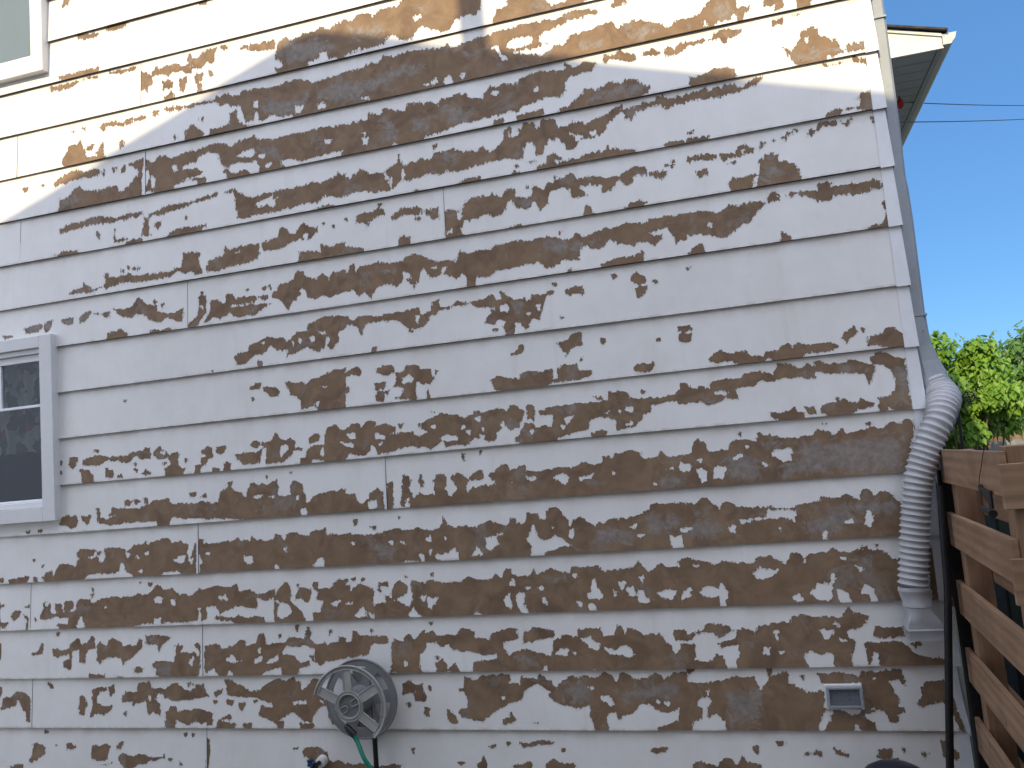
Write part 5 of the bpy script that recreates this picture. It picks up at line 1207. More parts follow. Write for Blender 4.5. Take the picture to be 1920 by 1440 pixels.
# floral valance inside the lower window
g = NG('floral_voile')
vo = g.n('ShaderNodeTexVoronoi'); vo.inputs['Scale'].default_value = 11; vo.inputs['Randomness'].default_value = 1
wp = g.n('ShaderNodeVectorMath', operation='ADD'); nz = g.n('ShaderNodeTexNoise'); nz.inputs['Scale'].default_value = 14; g.L(g.co(), nz.inputs['Vector'])
sc3 = g.n('ShaderNodeVectorMath', operation='SCALE'); g.L(nz.outputs['Color'], sc3.inputs[0]); sc3.inputs['Scale'].default_value = .12
g.L(g.co(), wp.inputs[0]); g.L(sc3.outputs[0], wp.inputs[1]); g.L(wp.outputs[0], vo.inputs['Vector'])
leaf = g.mr(g.noise(9, 1, .4, wp.outputs[0]), .49, .53)
c = g.mix(leaf, (.36, .37, .31), (.08, .10, .075))
sel = g.n('ShaderNodeSeparateColor'); g.L(vo.outputs['Color'], sel.inputs[0])
fl = g.math('MULTIPLY', g.mr(vo.outputs['Distance'], .40, .34), g.mr(sel.outputs[0], .58, .6))
c = g.mix(fl, c, (.32, .06, .11)); g.set(c, .9, 0, .1); M_VAL = g.m
b = bmesh.new(); nx = 150; x0, x1 = q2[0]+.01, q2[1]-.01; top = []
for i in range(nx+1):
    x = x0+(x1-x0)*i/nx; y = .062+.012*math.sin(x*38)+.006*math.sin(x*91)
    zb = 1.975+.010*abs(math.sin(x*42)); top.append((b.verts.new((x, y, 2.60)), b.verts.new((x, y+.004, zb+.06)), b.verts.new((x, y, zb))))
for a, c_ in zip(top, top[1:]):
    for i in range(2): b.faces.new((a[i], a[i+1], c_[i+1], c_[i]))
bmesh.ops.solidify(b, geom=b.faces[:], thickness=.001)
o = link('valance', b, M_VAL, fr2, True)
M_BLIND = simple('pale_roller_blind', (.23, .275, .31), .85, .05, 3)
b = bmesh.new(); box(b, q1[0], q1[1], .075, .079, q1[2], q1[3]); link('blind', b, M_BLIND, fr1)
for q, fr_ in ((q1, fr1), (q2, fr2)):
    bm = bmesh.new()
    a, b_, c, d = q[0]-.08, q[1]+.08, q[2]-.1, q[3]+.1
    for bb in ((a, b_, 1.6, 1.63, c, d), (a, b_, .165, 1.6, c-.03, c), (a, b_, .165, 1.6, d, d+.03), (a-.03, a, .165, 1.63, c, d), (b_, b_+.03, .165, 1.63, c, d)): box(bm, *bb)
    link('room_lining', bm, M_ROOM, fr_)
bm = bmesh.new()   # things standing behind the lower pane
box(bm, -4.735, -4.70, .09, .11, 1.70, 2.02, .002)
box(bm, -4.735, -4.70, .088, .09, 1.93, 1.945)
part('jamb_lining', bm, M_TRIM)

# side eave of the lower rear roof, with soffit, fascia, gutter and lit return
ey0 = 1.0
def ev(x, y, z): return Vector((x, y, z))
# corner points: near end y=1.0: outer x .64 / gutter lip .66 ; top z ~3.89
sk = .045          # slight skew of the far end
L_ = 7.0
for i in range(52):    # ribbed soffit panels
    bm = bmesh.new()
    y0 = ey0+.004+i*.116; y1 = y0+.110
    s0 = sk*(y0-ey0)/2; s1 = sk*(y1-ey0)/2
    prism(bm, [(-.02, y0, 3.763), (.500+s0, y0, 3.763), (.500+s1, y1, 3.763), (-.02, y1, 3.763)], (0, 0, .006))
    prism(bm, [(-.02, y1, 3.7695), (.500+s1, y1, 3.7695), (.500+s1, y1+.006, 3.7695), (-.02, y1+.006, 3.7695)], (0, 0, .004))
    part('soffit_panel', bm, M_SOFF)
bm = bmesh.new()
prism(bm, [(.504, ey0+.002, 3.758), (.531, ey0+.002, 3.758), (.531, ey0+.002, 3.84), (.504, ey0+.002, 3.84)], (sk*L_/2, L_, 0))
part('fascia', bm, M_SPOUT)
bm = bmesh.new()   # K-profile gutter
prism(bm, [(.533, ey0-.02, 3.784), (.575, ey0-.02, 3.784), (.584, ey0-.02, 3.798), (.596, ey0-.02, 3.812), (.600, ey0-.02, 3.822), (.606, ey0-.02, 3.846), (.533, ey0-.02, 3.846)], (sk*L_/2, L_, 0))
part('gutter', bm, M_GUT)
bm = bmesh.new()   # gable end panel of the return
prism(bm, [(-.02, ey0-.015, 3.773), (.530, ey0-.015, 3.773), (.530, ey0-.015, 3.832), (-.02, ey0-.015, 4.005)], (0, .012, 0))
prism(bm, [(-.02, ey0-.024, 4.006), (.531, ey0-.024, 3.833), (.531, ey0-.024, 3.850), (-.02, ey0-.024, 4.023)], (0, .022, 0))
prism(bm, [(-.02, ey0-.019, 3.766), (.534, ey0-.019, 3.766), (.534, ey0-.019, 3.7725), (-.02, ey0-.019, 3.7725)], (0, .02, 0))
part('eave_return', bm, simple('cream_white_panel', (.72, .73, .68), .5, .03, 4))
bm = bmesh.new()
prism(bm, [(-.02, ey0-.045, 4.026), (.560, ey0-.045, 3.852), (.560, ey0-.045, 3.864), (.25, ey0-.045, 3.957), (.25, ey0-.045, 3.963), (-.02, ey0-.045, 4.044)], (sk*L_/2, L_+.3, 0))
part('roof', bm, M_SHIN)

# downspout on the side wall with elbow, flexible pipe and outlet
ds = bmesh.new()
def rectpipe(bm, stations, w, d, bev=.010):
    rings = []
    for (x, y, z, ww, dd) in stations:
        r = []
        for (sx, sy) in ((-1, -1), (1, -1), (1, 1), (-1, 1)):
            cx, cy = x+sx*ww/2, y+sy*dd/2
            for (ox, oy) in (((-sx*bev, 0), (0, -sy*bev)) if sx*sy < 0 else ((0, -sy*bev), (-sx*bev, 0))):
                r.append(bm.verts.new((cx+ox, cy+oy, z)))
        rings.append(r)
    k = len(rings[0])
    for a, b in zip(rings, rings[1:]):
        for i in range(k): bm.faces.new((a[i], a[(i+1) % k], b[(i+1) % k], b[i]))
    bm.faces.new(rings[0]); bm.faces.new(rings[-1][::-1])
PX, PY = .0235, .062
st = [(PX+.006, PY, 5.2, .058, .07), (PX+.006, PY, 3.45, .058, .07), (PX+.004, PY, 3.0, .058, .07), (PX-.0, PY, 2.80, .058, .07), (PX+.003, PY, 2.74, .060, .072), (PX+.004, PY, 2.60, .062, .074), (PX, PY, 2.14, .062, .074)]
rectpipe(ds, st, 0, 0)
spout = part('downspout', ds, M_SPOUT)
ds = bmesh.new()
rectpipe(ds, [(PX+.001, PY, 2.165, .0655, .078), (PX+.002, PY, 2.10, .067, .080), (PX+.006, PY, 2.04, .072, .082), (PX+.018, PY-.004, 1.97, .086, .088), (PX+.032, PY-.012, 1.91, .100, .094), (PX+.037, PY-.02, 1.86, .104, .10)], 0, 0, .014)
link('elbow', ds, M_SPOUT, spout)
for z in (2.172, 3.55):
    ds = bmesh.new(); e = .0015
    box(ds, PX-.033-e, PX+.0345+e, PY-.040-e, PY+.042+e, z-.005, z+.005, .001)
    o = link('strap', ds, M_SPOUT, spout)
ds = bmesh.new(); bmesh.ops.create_cone(ds, cap_ends=True, segments=10, radius1=.004, radius2=.003, depth=.004, matrix=Matrix.Translation((PX+.012, PY-.050, 2.10)) @ Matrix.Rotation(R(90), 4, 'X'))
link('screw', ds, M_BRASS, spout)
# corrugated flexible pipe
ctrl = [(.056, .045, 1.885), (.066, .03, 1.845), (.072, -.008, 1.80), (.052, -.05, 1.755), (.028, -.078, 1.705), (-.001, -.088, 1.658), (-.030, -.09, 1.60), (-.078, -.088, 1.478), (-.109, -.083, 1.32), (-.134, -.078, 1.16), (-.153, -.076, 1.035)]
path = resample(catmull(ctrl, 24), .0022)
rad = []; s = 0; pitch = .0225
Ltot = len(path)*.0022
for i in range(len(path)):
    L0 = i*.0022; fr = ((L0/.018) if L0 < .18 else (10+(L0-.18)/.0262)) % 1
    amp = .0035 if L0 < .12 else min(.0115, .0035+(L0-.12)*.06)
    base = .054+.012*math.exp(-((L0-.10)/.07)**2)+(.004 if L0 > .2 else .02*max(0, L0-0))
    tri = 1-abs(fr*2-1)
    rad.append(base-amp*.55+amp*(tri**1.5))
b = bmesh.new(); tube(b, path, rad, 40); link('flexible_pipe', b, M_HOSE, spout, True)
# outlet adapter: round collar to flat rectangular mouth
b = bmesh.new(); N = 48; cx, cy = -.134, -.072
def ringpts(t, z, r, w, d, ox):
    out = []
    for k in range(N):
        a = 2*math.pi*k/N; cxr, cyr = math.cos(a)*r, math.sin(a)*r
        q = max(abs(math.cos(a)), abs(math.sin(a))); rx, ry = math.cos(a)/q*w/2, math.sin(a)/q*d/2
        out.append(Vector((cx+ox+cxr*(1-t)+rx*t, cy+cyr*(1-t)+ry*t, z)))
    return out
stn = [(0, 1.030, .058, 0, 0, -.020), (0, 1.018, .0625, 0, 0, -.018), (0, 1.012, .0625, 0, 0, -.018), (0, 1.008, .060, 0, 0, -.018), (0, .965, .0565, 0, 0, -.012), (0, .958, .059, 0, 0, -.012), (0, .950, .059, 0, 0, -.011), (0, .947, .0565, 0, 0, -.010), (.1, .925, .0565, .10, .10, -.006),
       (.55, .905, .060, .118, .10, -.002), (.92, .885, .06, .128, .096, .000), (.97, .862, .06, .136, .092, .003), (.97, .858, .06, .142, .098, .003), (.97, .852, .06, .142, .098, .003), (.97, .848, .06, .137, .093, .003), (.97, .815, .06, .140, .094, .003)]
rg = [[b.verts.new(p) for p in ringpts(*q[:1], q[1], q[2], q[3], q[4], q[5])] for q in stn]
for A, B in zip(rg, rg[1:]):
    for k in range(N): b.faces.new((A[k], A[(k+1) % N], B[(k+1) % N], B[k]))
bmesh.ops.solidify(b, geom=b.faces[:], thickness=.0025)
link('outlet_adapter', b, M_ADPT, spout, True)

# dryer vent
b = bmesh.new()
box(b, -.547, -.393, -.006, .012, .510, .616, .003)
vf = part('wall_vent', b, M_CAULK)
b = bmesh.new()
box(b, -.540, -.530, -.030, -.006, .525, .610, .001); box(b, -.408, -.398, -.030, -.006, .525, .610, .001)
box(b, -.529, -.409, -.030, -.006, .601, .610, .001); box(b, -.529, -.409, -.030, -.006, .525, .533, .001)
link('frame', b, M_SPOUT, vf)
b = bmesh.new()
prism(b, [(-.529, -.010, .5335), (-.409, -.010, .5335), (-.409, -.026, .5345), (-.529, -.026, .5345)], (0, .012, .066))
link('flap', b, simple('grey_vent_flap', (.10, .11, .125), .3, .08, 12), vf)

# ---------------------------------------------------------------- hose bib
bib = empty('outdoor_tap', (-3.0, -.04, .25)); tag(bib, 'outdoor tap with blue handle set in white caulk low on the wall', 'tap')
b = bmesh.new()
path = [(-2.985, .01, .262), (-2.985, -.02, .262), (-2.985, -.024, .262)]
tube(b, path, [.030, .027, .018], 24); link('caulk_ring', b, M_CAULK, bib, True)
b = bmesh.new(); tube(b, [(-2.99, 0, .262), (-2.99, -.05, .262), (-2.99, -.075, .25), (-2.99, -.085, .225), (-2.99, -.088, .205)], [.012, .012, .013, .012, .015], 16)
tube(b, [(-2.99, -.05, .262), (-3.003, -.078, .282)], [.008, .008], 12); link('spout_body', b, M_BLACK, bib, True)
b = bmesh.new()
hc = Vector((-3.004, -.08, .280))
for k in range(5):
    a = 2*math.pi*k/5; bmesh.ops.create_icosphere(b, subdivisions=2, radius=.0085, matrix=Matrix.Translation(hc+Vector((math.cos(a)*.016, 0, math.sin(a)*.016))))
bmesh.ops.create_cone(b, cap_ends=True, segments=20, radius1=.018, radius2=.016, depth=.009, matrix=Matrix.Translation(hc) @ Matrix.Rotation(R(90), 4, 'X'))
link('handle', b, M_BLUE, bib, True)

# ---------------------------------------------------------------- hose reel
RC = Vector((-2.722, 0, .582))
reel = empty('hose_reel', (RC.x, -.01, RC.z)); tag(reel, 'grey plastic garden hose reel hung on the wall', 'hose reel')
def polar(bm, c, y, th, r0, r1, keep, nt=144, rs=None):
    rs = rs or [r0+(r1-r0)*i/14 for i in range(15)]
    V = {}
    def v(i, j):
        i %= nt
        if (i, j) not in V:
            a = 2*math.pi*i/nt; V[(i, j)] = bm.verts.new((c.x+rs[j]*math.cos(a), y, c.z+rs[j]*math.sin(a)))
        return V[(i, j)]
    fs = []
    for i in range(nt):
        for j in range(len(rs)-1):
            am = math.degrees(2*math.pi*(i+.5)/nt); rm = (rs[j]+rs[j+1])/2
            if keep(am, rm): fs.append(bm.faces.new((v(i, j), v(i+1, j), v(i+1, j+1), v(i, j+1))))
    r = bmesh.ops.extrude_face_region(bm, geom=fs)
    bmesh.ops.translate(bm, vec=(0, th, 0), verts=[e for e in r['geom'] if isinstance(e, bmesh.types.BMVert)])
RR = .191
def spokes(am, rm, angs, hw):
    for a in angs:
        d = (am-a+180) % 360-180
        if abs(d) < 90 and abs(rm*math.sin(R(d))) < hw: return True
    return False
b = bmesh.new()
cb = Vector((RC.x, 0, RC.z))
polar(b, cb, -.052, .006, .03, RR, lambda a, r: r < .075 or r > RR-.034 or spokes(a, r, (5+60*k for k in range(6)), .030))
tube(b, [Vector((cb.x+RR*math.cos(2*math.pi*k/72), -.052, cb.z+RR*math.sin(2*math.pi*k/72))) for k in range(73)], .005, 8, False)
link('rear_flange', b, M_REEL_SHADE, reel, False)
cf = Vector((RC.x-.006, 0, RC.z-.002))
b = bmesh.new()
FA = (154, 92, 30, -37)
def keepf(a, r):
    aa = (a+180) % 360-180
    if r < .071: return True
    if r > RR-.018: return aa > -50 or aa < -194 or a < 164 and aa > 0
    return spokes(a, r, FA, .022)
polar(b, cf, -0.168, .006, .052, RR, lambda a, r: (((a+180) % 360-180) > -50 and ((a+180) % 360-180) < 163 if r > RR-.018 else (r < .071 or spokes(a, r, FA, .021))))
# raised lips on rim and hub
def arc(c, r, a0, a1, y, n=60): return [Vector((c.x+r*math.cos(R(a0+(a1-a0)*k/n)), y, c.z+r*math.sin(R(a0+(a1-a0)*k/n)))) for k in range(n+1)]
tube(b, arc(cf, RR, -50, 163, -0.172), .0045, 8)
tube(b, arc(cf, RR-.018, -40, 158, -0.171), .0022, 6)
tube(b, arc(cf, .058, 0, 360, -0.172), .0030, 8)
tube(b, arc(cf, .071, -25, 330, -0.171), .0020, 6)
for a in FA:
    d = Vector((math.cos(R(a)), 0, math.sin(R(a)))); nn = Vector((-d.z, 0, d.x))
    for s in (-1, 1): tube(b, [cf+d*.074+nn*s*.021+Vector((0, -0.171, 0)), cf+d*(RR-.02)+nn*s*.021+Vector((0, -0.171, 0))], .0022, 6)
link('front_flange', b, M_REEL, reel, False)
b = bmesh.new()
tube(b, [cf+Vector((0, -0.158, 0)), cf+Vector((0, -0.165, 0))], [.0565, .0565], 40)
link('hub_disc', b, M_REELD, reel, True)
b = bmesh.new()
for s, ang in ((1, 30), (-1, 210)):
    d = Vector((math.cos(R(ang)), 0, math.sin(R(ang)))); nn = Vector((-d.z, 0, d.x)); y = Vector((0, -0.168, 0))
    tube(b, [cf+d*.052+nn*.014+y, cf+d*.022+nn*.014+y, cf+d*.012+nn*.006+y, cf+d*.012-nn*.006+y, cf+d*.022-nn*.014+y, cf+d*.052-nn*.014+y], .0022, 6)
link('hub_clip', b, M_REEL, reel, True)
b = bmesh.new(); tube(b, [cb+Vector((0, -0.160, 0)), cb+Vector((0, -.045, 0))], [.062, .068], 40)
link('drum', b, M_REEL_SHADE, reel, True)
b = bmesh.new(); box(b, RC.x-.045, RC.x+.045, -.044, -.002, RC.z-.14, RC.z+.14, .006)
link('wall_bracket', b, M_REELD, reel)
b = bmesh.new(); tube(b, [(RC.x-.033, -.162, .487), (RC.x-.012, -0.168, .470), (RC.x+.014, -0.169, .445)], [.012, .0165, .0165], 16)
link('hose_inlet', b, M_BLACK, reel, True)
b = bmesh.new()
tube(b, catmull([(RC.x+.005, -.169, .452), (RC.x+.030, -.175, .415), (RC.x+.070, -.200, .355), (RC.x+.110, -.205, .295), (RC.x+.155, -.22, .20), (RC.x+.22, -.25, .07), (RC.x+.32, -.30, .018), (RC.x+.6, -.42, .016), (RC.x+.85, -.35, .016)], 10), .0105, 14)
o = link('garden_hose', b, M_GREEN, None, True); tag(o, 'green garden hose hanging down from the hose reel', 'garden hose')
b = bmesh.new()
tube(b, [(-2.668, -.04, .70), (-2.668, -.04, .38), (-2.668, -.04, .02)], .0125, 14)
o = link('black_conduit', b, M_BLACK, None, True); tag(o, 'black vertical pipe on the wall behind the hose reel', 'pipe')

# ---------------------------------------------------------------- black pole leaning at the corner
b = bmesh.new()
tube(b, [(-.155, -.17, .012), (-.119, -.15, .328), (-.039, -.15, 1.035), (-.016, -.14, 1.44)], [.0155, .015, .015, .0145], 16)
o = link('black_pole', b, M_BLACK, None, True); tag(o, 'thin black pole leaning upright at the house corner beside the fence', 'pole')
b = bmesh.new()   # dark strip standing in for the shaded gap beside the wall
box(b, .004, .125, -.059, -.015, .0, 1.50, .004)
o = link('dark_gap_strip', b, M_GAP); tag(o, 'dark strip added as shade in the gap between house corner and wooden fence', 'post')

# ---------------------------------------------------------------- fence
fn = empty('wooden_fence', (0, -.55, 0)); tag(fn, 'brown horizontal board fence running from the house corner, boards alternating on both sides', 'fence')
A0 = Vector((.012, -.062, 0)); A1 = Vector((-.045, -1.10, 0)); dr = (A1-A0).normalized(); nr = Vector((-dr.y, dr.x, 0)); 
if nr.x < 0: nr = -nr
tops = [1.586, 1.325, 1.047, .775, .500, .225]
def fboard(p0, p1, n, z0, z1, th, mat):
    b = bmesh.new(); sag = random.uniform(-.002, .002)
    a = [p0, p1, p1+n*th, p0+n*th]
    bot = [b.verts.new((p.x, p.y, z0+(sag if i in (1, 2) else 0))) for i, p in enumerate(a)]; tp = [b.verts.new((p.x, p.y, z1+(sag if i in (1, 2) else 0))) for i, p in enumerate(a)]
    b.faces.new(bot[::-1]); b.faces.new(tp)
    for i in range(4): b.faces.new((bot[i], bot[(i+1) % 4], tp[(i+1) % 4], tp[i]))
    bmesh.ops.bevel(b, geom=b.edges[:], offset=.002, segments=1, affect='EDGES')
    c = (p0+p1)/2
    o = link('board', b, mat, fn)
    return o
for i, t in enumerate(tops):
    fboard(A0, A1, nr, t-.137, t, .019, M_WOODY)
    # outer face, filling the gaps seen from the far side
    fboard(A0+nr*.109, A1+nr*.109, nr, t-.137-.128, t-.137-.128+.135 if False else t-.130, .019, M_WOODY)
def post(p, name='post', w=.088, h=1.58, mat=M_POST):
    b = bmesh.new(); q = [p, p+dr*w, p+dr*w+nr*w, p+nr*w]
    prism(b, [(v.x, v.y, 0) for v in q], (0, 0, h)); bmesh.ops.bevel(b, geom=b.edges[:], offset=.003, segments=1, affect='EDGES'); return link(name, b, mat, fn)
post(A0+dr*.07+nr*.0205); 
post(A1-dr*.092+nr*.0205, h=1.60)
# return section running to the right
B0 = Vector((-.055, -1.122, 0)); B1 = Vector((2.6, -1.122, 0)); nb = Vector((0, 1, 0))
for i, t in enumerate([1.548, 1.270, .992, .714, .436, .165]):
    jx = random.uniform(-.006, .012)
    fboard(B0+Vector((jx, 0, 0)), B1, nb, t-.135, t, .019, M_WOODX)
    if t > .3: fboard(B0+Vector((.12, .109, 0)), B1+Vector((0, .109, 0)), nb, t-.270, t-.136, .019, M_WOODX)
for x in (1.2, 2.5):
    b = bmesh.new(); box(b, x, x+.088, -1.102, -1.014, 0, 1.60, .003); link('post', b, M_POST, fn)
# latch with string
lt = empty('gate_latch', (-.03, -.83, 1.42)); tag(lt, 'black iron gate latch with a pull string on the wooden fence', 'latch')
def onA(s, z, off=0): p = A0+dr*s+nr*off; return Vector((p.x, p.y, z))
b = bmesh.new()
outl = [(.74, 1.470), (.77, 1.476), (.79, 1.466), (.83, 1.462), (.905, 1.462), (.905, 1.405), (.87, 1.402), (.86, 1.420), (.82, 1.428), (.78, 1.450), (.74, 1.456)]
prism(b, [onA(s, z, -.004) for s, z in outl], -nr*.006)
link('latch_plate', b, M_BLACK, lt)
b = bmesh.new(); tube(b, [onA(.79, 1.398, -.014), onA(.93, 1.392, -.014)], .0085, 12); tube(b, [onA(.915, 1.392, -.014), onA(.93, 1.392, -.014)], .0125, 12); link('bolt', b, M_BLACK, lt, True)
b = bmesh.new(); tube(b, catmull([onA(1.0, 1.605, -.004), onA(.93, 1.603, -.006), onA(.87, 1.58, -.006), onA(.82, 1.54, -.006), onA(.775, 1.50, -.008), onA(.757, 1.466, -.010)], 8), .0013, 6); link('pull_string', b, M_BLACK, lt, True)

def leafmesh(bm, c, size, nrm, up):
    n_ = nrm.normalized(); t = up-n_*up.dot(n_)
    if t.length < 1e-3: t = Vector((1, 0, 0))
    t.normalize(); s = t.cross(n_)
    P = [(0, 0), (.38, .10), (.46, -.22), (.25, -.62), (0, -1.0), (-.25, -.62), (-.46, -.22), (-.38, .10)]
    vs = [bm.verts.new(c+(s*x+t*y)*size+n_*(abs(x)*size*.35)) for x, y in P]
    m1 = vs[:5]; m2 = [vs[0], vs[4], vs[5], vs[6], vs[7]]
    bm.faces.new(m1); bm.faces.new(m2)
def bush(name, label, c, rx, ry, rz, nleaf, size, mat, trunkz, cat='bush', seed=1, group=None, clump=26):
    rnd = random.Random(seed)
    root = empty(name, (c[0], c[1], 0)); tag(root, label, cat, group)
    bm = bmesh.new(); tb = bmesh.new()
    cs = []
    for i in range(clump):
        while True:
            d = Vector((rnd.uniform(-1, 1), rnd.uniform(-1, 1), rnd.uniform(-.75, 1)))
            if .35 < d.length < 1: break
        f = rnd.uniform(.75, 1.0)
        p = Vector((c[0]+d.x*rx*f, c[1]+d.y*ry*f, c[2]+d.z*rz*f)); cs.append((p, rnd.uniform(.18, .42)*min(rx, rz)))
        base = Vector((c[0]+rnd.uniform(-.15, .15)*rx, c[1]+rnd.uniform(-.1, .1), 0)); mid = base.lerp(p, .5)+Vector((rnd.uniform(-.08, .08), rnd.uniform(-.08, .08), .12*rz))
        tube(tb, catmull([base, mid, p], 5), [.017*(1-.8*q/10)+.003 for q in range(11)], 6)
    for i in range(nleaf):
        p, r = cs[i % len(cs)]
        d = Vector((rnd.gauss(0, 1), rnd.gauss(0, 1), rnd.gauss(0, .8))).normalized()
        q = p+d*r*(rnd.random()**.4)
        nn = (d*.6+Vector((rnd.gauss(0, .4), rnd.gauss(-.5, .4), .55+rnd.gauss(0, .3))))
        leafmesh(bm, q, size*rnd.uniform(.55, 1.15), nn, Vector((rnd.gauss(0, .35), rnd.gauss(0, .3), 1)))
    # wispy shoots breaking the outline
    for i in range(clump*2):
        p, r = rnd.choice(cs); a = p+Vector((rnd.uniform(-r, r), rnd.uniform(-r, r), r*.5)); e = a+Vector((rnd.uniform(-.1, .1), rnd.uniform(-.1, .1), r*rnd.uniform(.5, .9)))
        tube(tb, [a, e], [.003, .0015], 4)
        for k in range(7): leafmesh(bm, a.lerp(e, (k+1)/7)+Vector((rnd.uniform(-.02, .02), rnd.uniform(-.02, .02), 0)), size*.5, Vector((rnd.gauss(0, 1), rnd.gauss(-.4, .5), .6)), Vector((0, 0, 1)))
    link('foliage', bm, mat, root, False, False); link('stem', tb, M_BARK, root, True)
    return root
# things seen through the gaps of the fence
bn = empty('wheeled_bin', (.55, -.55, 0)); tag(bn, 'dark wheeled bin with grey blue lid seen through the fence boards', 'bin')
b = bmesh.new(); a0 = [(.30, -.85, 0), (.80, -.85, 0), (.80, -.30, 0), (.30, -.30, 0)]; a1 = [(.24, -.90, .90), (.86, -.90, .90), (.86, -.24, .90), (.24, -.24, .90)]
v0 = [b.verts.new(p) for p in a0]; v1 = [b.verts.new(p) for p in a1]; b.faces.new(v0[::-1]); b.faces.new(v1)
for i in range(4): b.faces.new((v0[i], v0[(i+1) % 4], v1[(i+1) % 4], v1[i]))
bmesh.ops.bevel(b, geom=b.edges[:], offset=.02, segments=3, affect='EDGES'); link('body', b, M_NAVY, bn, True)
b = bmesh.new(); prism(b, [(.21, -.93, .905), (.21, -.22, .905), (.21, -.22, .985), (.21, -.60, 1.01), (.21, -.93, .945)], (.68, 0, 0)); bmesh.ops.bevel(b, geom=b.edges[:], offset=.012, segments=2, affect='EDGES')
link('lid', b, simple('slate_plastic', (.09, .11, .14), .4, .1, 8), bn, True)
b = bmesh.new(); tube(b, [(.25, -.20, .86), (.85, -.20, .86)], .014, 10); link('handle', b, M_NAVY, bn, True)

cab = empty('dark_backing_box', (.8, .45, 0)); tag(cab, 'dark green box added behind the fence to darken its gaps', 'dark backing')  # dark box added so the fence gaps look shaded
b = bmesh.new(); box(b, .22, 1.5, .05, .75, .03, 1.46, .01); link('body', b, simple('dark_green_resin', (.02, .028, .025), .6, .2, 8), cab)
b = bmesh.new(); box(b, .20, 1.52, .02, .77, 1.461, 1.50, .01); link('top', b, simple('dark_grey_resin', (.04, .045, .045), .6, .2, 8), cab)
b = bmesh.new(); box(b, .84, .86, .025, .049, .6, .8, .004); link('handle', b, M_BRASS, cab)
hd = bpy.data.objects
bush('low_hedge', 'low dark green planting seen through the fence gaps', (1.9, -.2, .55), .8, .6, .45, 1500, .06, M_LEAF2, 0, 'hedge', 12, None, 24)

# ---------------------------------------------------------------- navy barrel at the foot of the wall
br = empty('navy_barrel', (-.36, -.42, 0)); tag(br, 'round dark navy lid of a barrel at the foot of the wall', 'barrel')
def lathe(b, c, prof, seg=40):
    rg = [[b.verts.new((c.x+r*math.cos(2*math.pi*k/seg), c.y+r*math.sin(2*math.pi*k/seg), z)) for k in range(seg)] for r, z in prof]
    for A, B in zip(rg, rg[1:]):
        for k in range(seg): b.faces.new((A[k], A[(k+1) % seg], B[(k+1) % seg], B[k]))
    b.faces.new(rg[0][::-1]); b.faces.new(rg[-1])
b = bmesh.new(); lathe(b, Vector((-.36, -.42, 0)), [(.09, .0), (.10, .02), (.108, .16), (.105, .17), (.108, .18), (.110, .378)]); link('body', b, M_NAVY, br, True)
b = bmesh.new(); lathe(b, Vector((-.36, -.42, 0)), [(.112, .378), (.115, .386), (.112, .398), (.100, .414), (.07, .430), (.03, .438), (.006, .4385)]); link('lid', b, M_NAVY, br, True)

# ---------------------------------------------------------------- garden beyond the corner
bush('leafy_shrub', 'bright green heart leaved shrub beyond the fence behind the drainpipe', (1.05, 5.0, 1.98), 1.04, .75, .52, 24000, .062, M_LEAF, 0, 'shrub', 3, None, 70)
bush('leafy_shrub', 'lower green shrub at the right edge behind the larger shrub', (2.12, 6.9, 1.95), .60, .5, .36, 3600, .065, M_LEAF, 0, 'shrub', 5, None, 26)
bush('leafy_tree', 'mid green tree rising at the right edge beyond the shrubs', (4.15, 11.5, 2.35), .95, 1.0, .85, 7000, .10, M_LEAF2, 0, 'tree', 8, None, 40)
# old grey picket fence behind the shrub
pk = empty('picket_fence', (2.0, 6.3, 0)); tag(pk, 'old grey dog eared picket fence behind the stems of the shrub', 'fence')
x = .4
while x < 5.5:
    wv_ = random.uniform(.125, .14); h = 1.50+random.uniform(-.015, .015); y = 6.3+random.uniform(-.004, .004); b = bmesh.new()
    prism(b, [(x, y, 0), (x+wv_, y, 0), (x+wv_, y, h-.03), (x+wv_-.03, y, h), (x+.03, y, h), (x, y, h-.03)], (0, .018, 0))
    link('picket', b, M_GREYW, pk); x += wv_+.008
b = bmesh.new(); box(b, .35, 5.6, 6.32, 6.36, 1.15, 1.24); link('rail', b, M_GREYW, pk)
b = bmesh.new(); box(b, .35, 5.6, 6.32, 6.36, .3, .39); link('rail', b, M_GREYW, pk)
# brown board fence and far house
bf = empty('tall_board_fence', (4.2, 8.5, 0)); tag(bf, 'brown vertical board fence beyond the picket fence at the right edge', 'fence')
x = 2.55
while x < 7.5:
    b = bmesh.new(); box(b, x, x+.30, 8.5, 8.52, 0, 1.735+random.uniform(-.006, .006), .003); link('board', b, M_BRNW, bf); x += .304
fh = empty('far_house', (7.5, 16, 0)); tag(fh, 'far house with orange brown roof at the right edge', 'house')
b = bmesh.new(); box(b, 4.9, 12, 15.3, 22, 0, 1.95); link('wall', b, simple('tan_brick', (.34, .24, .17), .85, .15, 6), fh)
b = bmesh.new(); prism(b, [(4.6, 14.9, 1.9), (4.6, 22.4, 1.9), (4.6, 18.6, 3.0)], (8.2, 0, 0))
link('roof', b, simple('orange_brown_shingle', (.38, .19, .10), .9, .25, 25, 0, .2, .006, 30), fh)
b = bmesh.new(); tube(b, [(2.0, 20, 4.33), (5.2, 20, 3.834), (6.34, 20, 3.645), (12, 20, 2.9)], .006, 6)
o = link('overhead_cable', b, M_BLACK, None, True); tag(o, 'faint distant cable sloping down to the right above the shrub tops', 'cable', 'overhead cables at the right')

